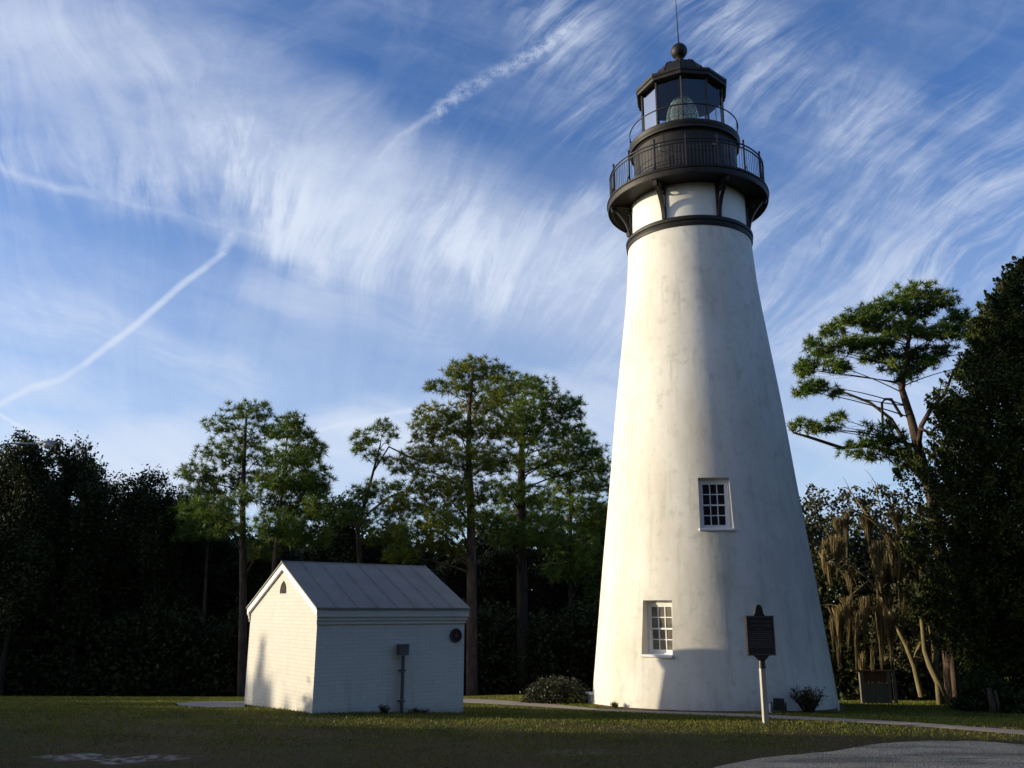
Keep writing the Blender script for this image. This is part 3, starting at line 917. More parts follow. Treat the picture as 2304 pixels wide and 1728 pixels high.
# ------------------------------------------------------------------ brick oil shed
SX, SY, SYAW = -3.52, 16.45, math.radians(35.9)
L_, W_, HE, HC, HR, OV = 3.18, 3.43, 1.89, 1.61, 2.78, 0.10
shed = empty('brick_shed', (SX, SY, 0), SYAW)
tag(shed, 'small white painted brick shed with a grey seamed metal gable roof', 'shed')
mb = MB()
zb = -0.7
# long walls and back gable
mb.add([(0, 0, zb), (L_, 0, zb), (L_, 0, HE - 0.02), (0, 0, HE - 0.02)], [(0, 1, 2, 3)])
mb.add([(0, W_, zb), (L_, W_, zb), (L_, W_, HE - 0.02), (0, W_, HE - 0.02)], [(0, 1, 2, 3)])
mb.add([(L_, 0, zb), (L_, W_, zb), (L_, W_, HE), (L_, W_ / 2, HR - 0.06), (L_, 0, HE)], [(0, 1, 2, 3, 4)])
# front gable with pointed opening
vy, vz, vw, vh = W_ / 2 + 0.0, 2.18, 0.17, 0.25
arch = [(vy - vw, vz), (vy - vw, vz + 0.08), (vy - vw * 0.8, vz + 0.16), (vy - vw * 0.4, vz + 0.22), (vy, vz + vh), (vy + vw * 0.4, vz + 0.22), (vy + vw * 0.8, vz + 0.16), (vy + vw, vz + 0.08), (vy + vw, vz)]
out_ = [(0, zb), (0, HE), (W_ / 2, HR - 0.06), (W_, HE), (W_, zb)]
Lh = [(0, zb), (0, HE), (W_ / 2, HR - 0.06)] + [(y, z) for y, z in reversed(arch[:5])] + [(vy, vz), (vy, zb)]
Lh = [(0, zb), (0, HE), (W_ / 2, HR - 0.06), arch[4], arch[3], arch[2], arch[1], arch[0], (vy, vz), (vy, zb)]
Rh = [(W_, zb), (W_, HE), (W_ / 2, HR - 0.06), arch[4], arch[5], arch[6], arch[7], arch[8], (vy, vz), (vy, zb)]
mb.add([(0, y, z) for y, z in Lh], [tuple(range(len(Lh)))]); mb.add([(0, y, z) for y, z in Rh], [tuple(range(len(Rh)))])
wall_s = mb.build('wall', M['brick'], shed)
mb = MB()
k = len(arch)
mb.add([(0, y, z) for y, z in arch] + [(0.16, y, z) for y, z in arch], [(i, (i + 1) % k, (i + 1) % k + k, i + k) for i in range(k)])
vf = mb.build('vent_opening', M['brick'], shed)
mb = MB(); mb.add([(0.15, y, z) for y, z in arch], [tuple(range(k))]); mb.build('vent_dark_back', M['plaque'], vf)  # near-black back panel: the unlit inside of the opening put into its colour
for side, y0 in (('near', 0.0), ('far', W_)):
    sg = -1 if side == 'near' else 1
    mb = MB()
    for (z0, z1, d) in ((1.615, 1.68, 0.030), (1.68, 1.745, 0.055), (1.745, 1.872, 0.088)):
        a, b_ = y0, y0 + sg * d
        mb.box(-0.012 - d * 0.35, L_ + d * 0.6, min(a, b_) - 0.0, max(a, b_), z0, z1)
    mb.build('cornice', M['brick'], shed, bevel=0.006)
roof = MB()
ra = math.atan2(HR - HE, W_ / 2 + OV)
for sg in (-1, 1):
    yr = W_ / 2; ye = W_ / 2 + sg * (W_ / 2 + OV)
    e = Vector((-0.075, ye, HE)); r_ = Vector((-0.075, yr, HR))
    nrm = Vector((0, sg * math.sin(ra), math.cos(ra))) * 0.022
    roof.obox(e - nrm * 0.0, r_ - e, Vector((L_ + 0.15, 0, 0)), nrm)
    # turned down drip edge and standing seams
    roof.obox(e + Vector((0, sg * 0.004, -0.018)), Vector((L_ + 0.15, 0, 0)), Vector((0, sg * 0.008, 0)), Vector((0, 0, 0.04)))
    for q in range(1, 8):
        xs = -0.075 + (L_ + 0.15) * q / 8
        roof.obox(Vector((xs - 0.006, ye, HE)) + nrm, r_ - e, Vector((0.013, 0, 0)), nrm * 0.75)
roof.tube([(-0.08, W_ / 2, HR + 0.012), (L_ + 0.08, W_ / 2, HR + 0.012)], 0.026, 6)
roof.build('roof', M['roof_metal'], shed)
for xg, dx in ((0.0, -0.055), (L_, 0.055)):
    rk_ = MB()
    for sg in (-1, 1):
        e = Vector((xg, W_ / 2 + sg * (W_ / 2 + OV * 0.85), HE - 0.006)); r_ = Vector((xg, W_ / 2, HR - 0.012))
        dr = (r_ - e)
        rk_.obox(e, dr * (0.999 if sg < 0 else 0.998), Vector((dx, 0, 0)), Vector((0, 0, -0.12)))
    rk_.build('gable_trim', M['white_wood'], shed, bevel=0.004)

ub = empty('utility_box', (SX, SY, 0), SYAW)
tag(ub, 'small grey utility box on a vertical conduit against the shaded shed wall', 'utility box')
mb = MB(); mb.box(1.64, 1.84, -0.15, -0.03, 1.04, 1.23); mb.box(1.63, 1.85, -0.16, -0.02, 1.225, 1.24)
mb.build('box', M['utility'], ub, bevel=0.006)
gzu = float(zg(SX + 2.0, SY + 1.2)) - 0.1
mb = MB(); mb.tube([(1.75, -0.09, 1.03), (1.75, -0.09, gzu)], 0.036, 10); mb.build('conduit', M['utility'], ub, smooth=True)
for zz in (0.2, 0.75):
    mb = MB(); mb.box(1.70, 1.80, -0.13, -0.0, zz, zz + 0.03); mb.build('clamp', M['utility'], ub)

pq = empty('round_plaque', (SX, SY, 0), SYAW)
tag(pq, 'dark round plaque with a dull red centre near the corner of the shed wall', 'plaque')
def disc_y(m, cx, cz, r, y0, y1, seg=32):
    v = [(cx + r * math.cos(2 * math.pi * i / seg), y, cz + r * math.sin(2 * math.pi * i / seg)) for y in (y0, y1) for i in range(seg)]
    m.add(v, [tuple(range(seg)), tuple(range(2 * seg - 1, seg - 1, -1))] + [(i, (i + 1) % seg, (i + 1) % seg + seg, i + seg) for i in range(seg)])
mb = MB(); disc_y(mb, 2.97, 1.38, 0.138, -0.03, -0.002); mb.build('disc', M['plaque'], pq, bevel=0.005)
mb = MB(); seg = 32
for i in range(seg):
    a0, a1 = 2 * math.pi * i / seg, 2 * math.pi * (i + 1) / seg
    mb.prism([(0.117 * math.cos(a0), 0.117 * math.sin(a0)), (0.132 * math.cos(a0), 0.132 * math.sin(a0)), (0.132 * math.cos(a1), 0.132 * math.sin(a1)), (0.117 * math.cos(a1), 0.117 * math.sin(a1))], (2.97, -0.036, 1.38), (1, 0, 0), (0, 0, 1), (0, 0.008, 0))
mb.build('rim', M['utility'], pq)
mb = MB(); st_ = []
for i in range(10):
    a = math.pi / 2 + i * math.pi / 5; r = 0.065 if i % 2 == 0 else 0.028; st_.append((r * math.cos(a), r * math.sin(a)))
mb.prism(st_, (2.97, -0.036, 1.38), (1, 0, 0), (0, 0, 1), (0, 0.008, 0)); mb.build('star', M['plaque_red'], pq)

# ------------------------------------------------------------------ historical marker
mk_g = on_ground(1654, 1562); print('marker', mk_g)
mk = empty('historical_marker', mk_g, math.radians(8))
tag(mk, 'dark cast metal historical marker with a rounded crest on a square pale post', 'sign')
SC = mk_g.y / F_PX * 1.0            # metres per photo pixel at the marker
H = lambda py: (at(1640, py, mk_g.y).z - mk_g.z)      # height above the ground of a photo row
zp, zb_, zt_, zc_ = H(1438), H(1416), H(1330), H(1306)
mb = MB(); mb.box(-0.041, 0.041, -0.041, 0.041, -0.3, zp); mb.build('post', M['post'], mk, bevel=0.006)
mb = MB()
mb.tube([(0, 0, zp - 0.04), (0, 0, zp + 0.08), (0, 0, zp + 0.10)], [0.062, 0.055, 0.075], 14)
mb.prism([(-0.045, zp + 0.08), (0.045, zp + 0.08), (0.14, zb_ + 0.01), (-0.14, zb_ + 0.01)], (0, -0.035, 0), (1, 0, 0), (0, 0, 1), (0, 0.07, 0))
mb.build('post_cap', M['sign_dark'], mk, smooth=True)
hw_ = 0.255
crest = [(-hw_, zb_), (hw_, zb_), (hw_, zt_), (0.10, zt_), (0.075, zt_ + 0.05), (0.062, zc_ - 0.06), (0.045, zc_ - 0.02), (0.02, zc_), (-0.02, zc_), (-0.045, zc_ - 0.02), (-0.062, zc_ - 0.06), (-0.075, zt_ + 0.05), (-0.10, zt_), (-hw_, zt_)]
mb = MB(); mb.prism(crest, (0, -0.025, 0), (1, 0, 0), (0, 0, 1), (0, 0.05, 0))
panel = mb.build('marker_panel', M['sign_dark'], mk, bevel=0.006)
mb = MB(); bw = 0.012
for (x0, x1, z0, z1) in ((-hw_ + 0.012, hw_ - 0.012, zb_ + 0.012, zb_ + 0.012 + bw), (-hw_ + 0.012, hw_ - 0.012, zt_ - 0.012 - bw, zt_ - 0.012), (-hw_ + 0.012, -hw_ + 0.012 + bw, zb_ + 0.024, zt_ - 0.024), (hw_ - 0.012 - bw, hw_ - 0.012, zb_ + 0.024, zt_ - 0.024)):
    mb.box(x0, x1, -0.034, -0.022, z0, z1)
mb.build('raised_border', M['sign_trim'], panel)


def text_part(body, size, x, z, name, mat, parent, y=-0.033, ext=0.003):
    cu = bpy.data.curves.new(name, 'FONT'); cu.body = body; cu.size = size; cu.align_x = 'CENTER'; cu.extrude = ext
    to = bpy.data.objects.new(name, cu); COL.objects.link(to)
    dg = bpy.context.evaluated_depsgraph_get()
    me = bpy.data.meshes.new_from_object(to.evaluated_get(dg)); bpy.data.objects.remove(to)
    me.transform(Matrix.Translation((x, y, z)) @ Matrix.Rotation(math.pi / 2, 4, 'X'))
    me.materials.clear(); me.materials.append(mat)
    o = bpy.data.objects.new(name, me); COL.objects.link(o); o.parent = parent
    return o


hp = zt_ - zb_
text_part('AMELIA ISLAND', 0.052, 0, zt_ - 0.115, 'title_lettering', M['sign_trim'], panel)
text_part('LIGHTHOUSE', 0.060, 0, zt_ - 0.185, 'title_lettering', M['sign_trim'], panel)
# the body text is too blurred to read in the photograph: rows of small raised strokes at its size
mb = MB(); rg = random.Random(4); z = zt_ - 0.225
mb.box(-0.07, 0.07, -0.030, -0.024, z, z + 0.012); z -= 0.045
while z > zb_ + 0.12:
    x = -hw_ + 0.05
    while x < hw_ - 0.06:
        w_ = rg.uniform(0.018, 0.05); x1 = min(x + w_, hw_ - 0.045)
        q = x
        while q < x1: mb.box(q, q + 0.006, -0.029, -0.024, z, z + rg.choice((0.012, 0.016, 0.018))); q += 0.0095
        x = x1 + 0.012
    z -= 0.031
mb.build('raised_text_rows', M['sign_trim'], panel)

# ------------------------------------------------------------------ small things by the tower
def at_foot(px, rr=3.2):
    X = at(px, 1536, 20.3).x
    for _ in range(3):
        Y = TY_ - math.sqrt(max(0.05, rr * rr - (X - TX) ** 2)); X = at(px, 1536, Y).x
    return Vector((X, Y, float(zg(X, Y))))


fb_g = at_foot(1683, 3.28)
fb = empty('floodlight', (fb_g.x, fb_g.y, fb_g.z), math.radians(-12))
tag(fb, 'black box floodlight on the ground at the foot of the white tower', 'floodlight')
mb = MB(); mb.prism([(-0.13, 0.05), (0.13, 0.05), (0.115, 0.29), (-0.10, 0.30)], (0, -0.08, 0), (1, 0, 0), (0, 0, 1), (0, 0.17, 0)); mb.build('housing', M['black_box'], fb, bevel=0.012)
mb = MB(); mb.box(-0.16, -0.135, -0.02, 0.02, -0.05, 0.22); mb.box(0.135, 0.16, -0.02, 0.02, -0.05, 0.22); mb.box(-0.16, 0.16, -0.02, 0.02, -0.06, 0.02); mb.build('bracket', M['black_box'], fb)
mb = MB(); mb.box(-0.10, 0.10, 0.088, 0.096, 0.08, 0.27); mb.build('lens_glass', M['window_glass'], fb)
for (px, py, h, lab) in ((1812, 1524, 0.20, 'short white plastic marker pipe beside the right foot of the tower'), (1664, 1533, 0.17, 'thin white plastic pipe just behind the sign post')):
    g = at_foot(px, 3.2 if px > 1700 else 3.6)
    mb = MB(); mb.tube([(0, 0, -0.1), (0, 0, h)], 0.022, 10); mb.tube([(0, 0, h), (0, 0, h + 0.025)], [0.028, 0.026], 10)
    o = mb.build('marker_pipe', M['pvc'], None, smooth=True); o.location = g
    tag(o, lab, 'pipe')
g = on_ground(1279, 1521)
mb = MB(); mb.box(-0.22, 0.18, -0.16, 0.3, -0.3, 0.20); mb.box(-0.25, 0.21, -0.19, 0.33, 0.20, 0.25)
o = mb.build('concrete_block', M['stucco'], None, bevel=0.02); o.location = g + Vector((0.15, 0.2, 0)); o.rotation_euler.z = 0.3
tag(o, 'low white masonry block at the left foot of the tower', 'block')

# street lamp, its pole just left of the frame
LY = 28.0
lp = at(0, 1000, LY)
LX = lp.x - 0.16
lamp = empty('street_lamp', (LX, LY, float(zg(LX, LY))))
tag(lamp, 'grey cobra head street lamp on a curved arm before the dark oaks', 'street lamp')
zt = at(30, 958, LY).z - lamp.location.z
xe = at(117, 965, LY).x - LX
mb = MB(); mb.tube([(0, 0, -0.3), (0, 0, 2.0), (0.0, 0, zt - 0.32), (0.03, 0, zt - 0.16)], [0.075, 0.065, 0.045, 0.04], 12); mb.build('pole', M['lamp_grey'], lamp, smooth=True)
mb = MB(); mb.tube([(0.0, 0, zt - 0.26), (0.06, 0, zt - 0.08), (0.22, 0, zt - 0.02), (0.42, 0, zt + 0.0), (xe - 0.50, 0, zt + 0.0)], [0.036, 0.034, 0.030, 0.028, 0.030], 10)
mb.build('arm', M['lamp_grey'], lamp, smooth=True)
hd = MB(); n_s = 14; v = []; f = []
for i in range(n_s):
    t_ = i / (n_s - 1); x = xe - 0.62 + 0.66 * t_
    hh = [0.03, 0.045, 0.06, 0.072, 0.08, 0.085, 0.09, 0.095, 0.10, 0.10, 0.095, 0.08, 0.05, 0.008][i]
    ww = [0.03, 0.04, 0.055, 0.07, 0.09, 0.11, 0.125, 0.135, 0.14, 0.14, 0.13, 0.11, 0.07, 0.01][i]
    zc = zt + 0.005 + (-0.0 if t_ < 0.5 else -(t_ - 0.5) * 0.03)
    for k in range(14):
        a = 2 * math.pi * k / 14; z = math.sin(a) * hh
        v.append((x, math.cos(a) * ww, zc + (z if z > 0 else z * 0.55)))
f = [(i * 14 + k, i * 14 + (k + 1) % 14, (i + 1) * 14 + (k + 1) % 14, (i + 1) * 14 + k) for i in range(n_s - 1) for k in range(14)]
hd.add(v, f); hd.build('head', M['lamp_grey'], lamp, smooth='all')
mb = MB(); mb.lathe([(0.0, -0.115), (0.09, -0.105), (0.155, -0.055), (0.165, -0.03), (0.15, 0.0), (0.0, 0.0)], 24, c=(xe - 0.19, 0))
o = mb.build('refractor', M['pvc'], lamp, smooth=True); o.location.z = zt - 0.012
mb = MB(); mb.tube([(xe - 0.23, 0, zt + 0.08), (xe - 0.23, 0, zt + 0.16)], 0.028, 10); mb.build('photocell', M['utility'], lamp, smooth=True)

# ------------------------------------------------------------------ vegetation
def leaf_mesh(rng, C, size, elong=1.8, flat=0.0):
    """rhombic leaves centred on the rows of C"""
    n = len(C)
    a = rng.randn(n, 3); a /= np.linalg.norm(a, axis=1)[:, None]
    b = rng.randn(n, 3)
    if flat: b[:, 2] *= (1 - flat); a[:, 2] *= (1 - flat)
    a /= np.linalg.norm(a, axis=1)[:, None]
    b -= (b * a).sum(1)[:, None] * a; b /= np.linalg.norm(b, axis=1)[:, None]
    s_ = (size * (0.6 + 0.8 * rng.rand(n)))[:, None]
    V = np.stack([C - a * s_, C - b * s_ / elong, C + a * s_, C + b * s_ / elong], 1).reshape(-1, 3)
    return V, np.arange(4 * n).reshape(n, 4)


def needle_mesh(rng, C, D, n, length, width):
    """tufts of needles: n thin triangles from each centre, biased along D"""
    m = len(C)
    d = rng.randn(m, n, 3); d /= np.linalg.norm(d, axis=2)[..., None]
    d = d + D[:, None, :] * 0.55; d /= np.linalg.norm(d, axis=2)[..., None]
    L = length * (0.6 + 0.6 * rng.rand(m, n, 1))
    side = np.cross(d, rng.randn(m, n, 3)); side /= np.linalg.norm(side, axis=2)[..., None]
    c = C[:, None, :]
    base = c + d * L * 0.08
    tip = c + d * L; tip[..., 2] -= L[..., 0] * 0.10
    V = np.stack([base - side * width, base + side * width, tip], 2).reshape(-1, 3)
    return V, np.arange(3 * m * n).reshape(-1, 3)


def clumps(rng, c, r, n_sub, n_leaf, sig, shell=0.45):
    """clumpy points inside an ellipsoid (c centre, r radii)"""
    d = rng.randn(n_sub, 3); d /= np.linalg.norm(d, axis=1)[:, None]
    rad = rng.rand(n_sub, 1) ** shell
    cc = np.array(c) + d * rad * np.array(r)
    P_ = cc[:, None, :] + rng.randn(n_sub, n_leaf, 3) * sig * (0.6 + 0.8 * rng.rand(n_sub, 1, 1))
    return P_.reshape(-1, 3), cc


def bez(p0, p1, p2, n):
    return [p0 * (1 - t) ** 2 + p1 * 2 * t * (1 - t) + p2 * t * t for t in np.linspace(0, 1, n)]


PXM = F_PX * 2212 / 2304            # photo points (2212 wide) per unit slope


def pine(Y, trunk, r0, blobs, label, seed, mat='pine', dens=1.0, puff_=1.15, limb=0.34, needle=0.30, depth=0.9, bark='bark_pine', group='tall pines beyond the lawn', extra=(), tuft_n=30, nw=0.014):
    """trunk: photo points from base to tip; blobs: (x, y, rx, ry) foliage masses as seen; depth spread is built round the trunk"""
    rng = np.random.RandomState(seed); rg = random.Random(seed)
    T = [at(x, y, Y) for x, y in trunk]
    base = Vector((T[0].x, Y, float(zg(T[0].x, Y)) - 0.2))
    T[0] = base.copy()
    root = empty('pine_tree', base)
    tag(root, label, 'tree', group)
    sc = Y / PXM * puff_
    TT = [p - base for p in T]
    dd = [0.0]
    for a, b_ in zip(TT[:-1], TT[1:]): dd.append(dd[-1] + (b_ - a).length)
    def on_trunk(z):
        for i in range(len(TT) - 1):
            if TT[i].z <= z <= TT[i + 1].z or i == len(TT) - 2:
                t_ = (z - TT[i].z) / max(1e-6, TT[i + 1].z - TT[i].z); t_ = min(max(t_, 0), 1)
                return TT[i].lerp(TT[i + 1], t_), (dd[i] + (dd[i + 1] - dd[i]) * t_) / dd[-1]
    tr = MB()
    fine_ = [];
    for i in range(len(TT) - 1):
        for k in range(6): fine_.append(TT[i].lerp(TT[i + 1], k / 6))
    fine_.append(TT[-1])
    tr.tube(fine_, [r0 * (1 - 0.80 * (i / (len(fine_) - 1)) ** 1.1) for i in range(len(fine_))], 9)
    tuftC, tuftD = [], []
    for (x, y, rx, ry) in blobs:
        c0 = at(x, y, Y) - base
        RX, RY = rx * sc, ry * sc
        off = rng.uniform(-1, 1) * depth * (1.2 * RX + 0.5)
        c = np.array([c0.x, off, c0.z])
        # keep the mass on the same sight line after moving it in depth
        f = (Y + off) / Y
        c = np.array([(c0.x + base.x) * f - base.x, off, (c0.z + base.z - EYE) * f + EYE - base.z])
        ztar = max(min(c[2] - rg.uniform(0.5, 1.6) * RY - 0.3, TT[-1].z - 0.2), TT[0].z + (TT[-1].z - TT[0].z) * 0.25)
        p0, tf = on_trunk(ztar)
        cv = Vector(c)
        mid = p0.lerp(cv, 0.5) + Vector((rg.uniform(-.3, .3), rg.uniform(-.3, .3), rg.uniform(-0.1, 0.35))) * (cv - p0).length * 0.4
        br = bez(p0, mid, cv, 7)
        rb = max(0.020, r0 * (1 - 0.8 * tf) * limb)
        tr.tube(br, [rb * (1 - 0.6 * k / 6) for k in range(7)], 5, False)
        nt = max(14, int(dens * 140 * (rx * ry) / 2500 * (Y / 38) ** 2))
        d = rng.randn(nt, 3); d /= np.linalg.norm(d, axis=1)[:, None]
        rad = rng.rand(nt, 1) ** 0.42
        pts = c + d * rad * np.array([RX, max(RX * 0.9, 0.5), RY])
        # flatten the underside
        lo = pts[:, 2] < c[2] - RY * 0.5; pts[lo, 2] += RY * 0.35
        tuftC.append(pts); dr = pts - np.array([c[0], c[1], c[2] - RY]); dr /= (np.linalg.norm(dr, axis=1)[:, None] + 1e-6)
        tuftD.append(dr * 0.7 + np.array([0, 0, 0.5]))
        nb = max(3, nt // 8)
        for k in range(nb):
            q = Vector(pts[k]); s_ = br[rg.choice((3, 4, 5, 6))]
            m_ = s_.lerp(q, 0.5) + Vector((0, 0, -0.12 * (q - s_).length + rg.uniform(-.1, .1)))
            tr.tube(bez(s_, m_, q, 4), [rb * 0.32, rb * 0.26, rb * 0.20, rb * 0.12], 3, False)
    for pts_, r_ in extra:
        tr.tube([at(x, y, Y + oy) - base for x, y, oy in pts_], r_, 6, True)
    tr.build('trunk', M[bark], root, smooth='all')
    C = np.concatenate(tuftC); D = np.concatenate(tuftD)
    V_, F_ = needle_mesh(rng, C, D, tuft_n, needle, nw)
    np_obj('crown', V_, F_, M[mat], root)
    return root


GP = 'tall pines beyond the lawn'
pine(38, [(523, 1505), (525, 1300), (524, 1100), (527, 1000), (533, 885)], 0.20,
     [(532, 888, 52, 24), (478, 920, 38, 22), (570, 925, 40, 26), (520, 955, 60, 24), (468, 985, 50, 22), (560, 992, 52, 26), (425, 1018, 38, 18), (500, 1030, 66, 24), (585, 1040, 40, 26), (455, 1055, 56, 22), (400, 1030, 22, 14), (530, 1075, 50, 24), (450, 1105, 60, 28), (560, 1190, 36, 34), (490, 1140, 50, 30)],
     'slender pine with a layered open crown left of the shed roof', 11, group=GP)
pine(36, [(590, 1420), (592, 1220), (607, 1080), (622, 930)], 0.12,
     [(630, 912, 28, 18), (612, 938, 30, 18), (652, 942, 30, 18), (672, 975, 34, 24), (640, 990, 50, 30), (620, 1040, 56, 34), (676, 1040, 40, 40), (640, 1095, 66, 38), (690, 1100, 30, 40), (600, 1140, 46, 34), (660, 1160, 56, 34)],
     'leaning pine with a dense dark crown directly behind the shed ridge', 12, dens=1.7, group=GP)
pine(40, [(785, 1450), (780, 1250), (772, 1140), (790, 1080), (806, 1020), (822, 958)], 0.15,
     [(826, 920, 26, 14), (850, 938, 18, 14), (800, 952, 40, 22), (775, 972, 26, 14), (812, 990, 28, 18), (796, 1062, 40, 26), (842, 1050, 26, 18), (860, 1100, 36, 24), (770, 1085, 30, 20), (820, 1130, 46, 26), (752, 1125, 36, 24)],
     'thin crooked pine with sparse tufts left of the two tallest pines', 13, dens=0.9, group=GP,
     extra=[([(772, 1140, 0), (800, 1105, .2), (838, 1075, .3), (870, 1062, .3)], 0.05), ([(806, 1020, 0), (840, 965, .4), (880, 985, .6), (915, 1000, .6)], 0.045)])
pine(37, [(1020, 1480), (1019, 1250), (1017, 1090), (1012, 990), (1014, 880), (1022, 800)], 0.24,
     [(1020, 790, 42, 20), (985, 806, 36, 20), (1062, 806, 38, 28), (948, 836, 36, 20), (1006, 836, 44, 24), (1080, 850, 44, 36), (1032, 872, 50, 28), (948, 900, 46, 26), (920, 935, 40, 28), (990, 925, 60, 34), (1060, 925, 60, 40), (928, 985, 56, 34), (1000, 990, 70, 40), (1070, 1000, 60, 40), (880, 1010, 40, 26), (945, 1050, 66, 36), (1020, 1068, 62, 36), (880, 1085, 56, 34), (985, 1118, 66, 36), (920, 1140, 66, 34), (840, 1160, 50, 26), (870, 1200, 46, 22), (1050, 1130, 40, 30), (960, 1180, 50, 24)],
     'tall pine with a broad yellow-green crown behind the right end of the shed', 14, mat='pine_far', dens=1.15, group=GP)
pine(41, [(1129, 1480), (1128, 1250), (1126, 1050), (1128, 950), (1128, 860)], 0.30,
     [(1120, 830, 48, 22), (1165, 842, 44, 24), (1105, 868, 46, 30), (1190, 872, 50, 30), (1150, 895, 56, 30), (1232, 888, 34, 30), (1105, 925, 50, 32), (1195, 925, 60, 30), (1150, 950, 54, 26), (1240, 950, 44, 34), (1276, 975, 34, 28), (1130, 1075, 54, 26), (1092, 1060, 40, 26), (1100, 1110, 50, 30), (1160, 1110, 50, 34), (1205, 980, 34, 18), (1298, 1010, 22, 26), (1175, 1150, 60, 34), (1110, 1160, 60, 34), (1150, 1000, 60, 22)],
     'stoutest pine with a domed crown, left of the white tower', 15, dens=1.15, group=GP, bark='bark_dark')
pine(44, [(1236, 1480), (1234, 1250), (1232, 1120), (1230, 1010)], 0.17,
     [(1220, 992, 46, 20), (1265, 1005, 44, 26), (1195, 1020, 38, 22), (1240, 1045, 60, 28), (1290, 1045, 36, 30), (1205, 1075, 48, 28), (1270, 1090, 56, 34), (1215, 1125, 60, 36), (1290, 1140, 40, 40), (1240, 1180, 60, 34), (1180, 1160, 40, 30), (1280, 1215, 44, 40), (1225, 1235, 50, 34), (1300, 1290, 34, 44)],
     'shorter pine half hidden against the left edge of the white tower', 16, dens=1.1, group=GP, bark='bark_dark')
pine(43, [(437, 1490), (442, 1300), (448, 1170), (447, 1090)], 0.12,
     [(440, 1080, 46, 26), (410, 1110, 36, 24), (470, 1120, 40, 28), (430, 1150, 50, 28)],
     'thin pine trunk left of the slender pine, its crown merging into the oaks', 17, dens=1.5, group=GP)
# the spreading pine right of the tower
Yr = 27.0
pr_ = pine(Yr, [(2056, 1500), (2040, 1250), (2014, 1080), (1984, 970), (1968, 905), (1948, 840), (1958, 760), (1972, 690)], 0.22,
     [(1975, 632, 62, 20), (2030, 650, 46, 26), (1925, 660, 46, 24), (1980, 672, 60, 26), (2066, 690, 34, 26), (1880, 668, 30, 16), (1838, 690, 38, 22), (1900, 705, 50, 26), (1962, 715, 56, 26), (2030, 722, 46, 24), (1800, 716, 34, 22), (1838, 745, 44, 26), (1775, 762, 30, 28), (1805, 790, 34, 26), (1745, 800, 26, 30), (1738, 845, 22, 26), (1770, 835, 24, 22), (2096, 725, 38, 30), (2120, 700, 28, 22), (1900, 770, 50, 20), (1960, 800, 34, 20), (2000, 770, 40, 24), (2095, 790, 34, 20), (2130, 760, 30, 24), (1805, 848, 16, 12), (1875, 690, 34, 20), (1909, 738, 40, 22), (1967, 768, 34, 22), (1926, 792, 24, 16), (1957, 818, 22, 16), (2012, 788, 26, 14), (1759, 742, 20, 18), (1732, 797, 16, 20), (2040, 760, 26, 16), (1866, 745, 34, 16)],
     'spreading pine with an umbrella crown and forked trunk right of the white tower', 18, dens=2.0, puff_=0.98, limb=0.26, group=GP, needle=0.24, depth=0.8, tuft_n=30, nw=0.014,
     extra=[([(1976, 1000, 0), (1958, 960, .0), (1925, 905, .3), (1880, 870, .5), (1830, 850, .7), (1790, 838, .8)], [0.085, 0.07, 0.055, 0.045, 0.035, 0.02]),
            ([(1978, 1010, 0), (1990, 920, -.3), (2010, 885, -.4), (2042, 850, -.5), (2060, 800, -.5), (2092, 768, -.5)], [0.10, 0.08, 0.065, 0.05, 0.035, 0.02]),
            ([(1948, 900, 0), (1925, 862, .2), (1912, 862, .3), (1905, 870, .3), (1908, 945, .3)], [0.05, 0.045, 0.045, 0.04, 0.035]),
            ([(1986, 925, -.3), (2010, 935, -.5), (2040, 905, -.6), (2062, 870, -.6)], [0.06, 0.05, 0.04, 0.03])])
pine(Yr - 0.4, [(2062, 1480), (2036, 1200), (2002, 1040), (1984, 985), (1976, 950)], 0.10,
     [(1895, 925, 36, 14), (1880, 950, 40, 22), (1920, 945, 34, 22), (1940, 970, 34, 22), (1850, 975, 34, 20), (1900, 985, 36, 20), (1960, 1000, 24, 22), (1812, 905, 22, 14), (1794, 922, 26, 14), (1745, 925, 24, 14), (1722, 918, 18, 14), (1770, 930, 20, 10)],
     'low limbed pine reaching left toward the tower below the umbrella crown', 19, dens=1.4, group=GP, needle=0.24, depth=0.35, tuft_n=30, nw=0.014,
     extra=[([(2000, 1045, 0), (1950, 985, .1), (1880, 962, .1), (1820, 968, .1), (1750, 945, .1), (1715, 935, .1), (1700, 918, .1)], [0.08, 0.07, 0.06, 0.055, 0.045, 0.03, 0.02])])


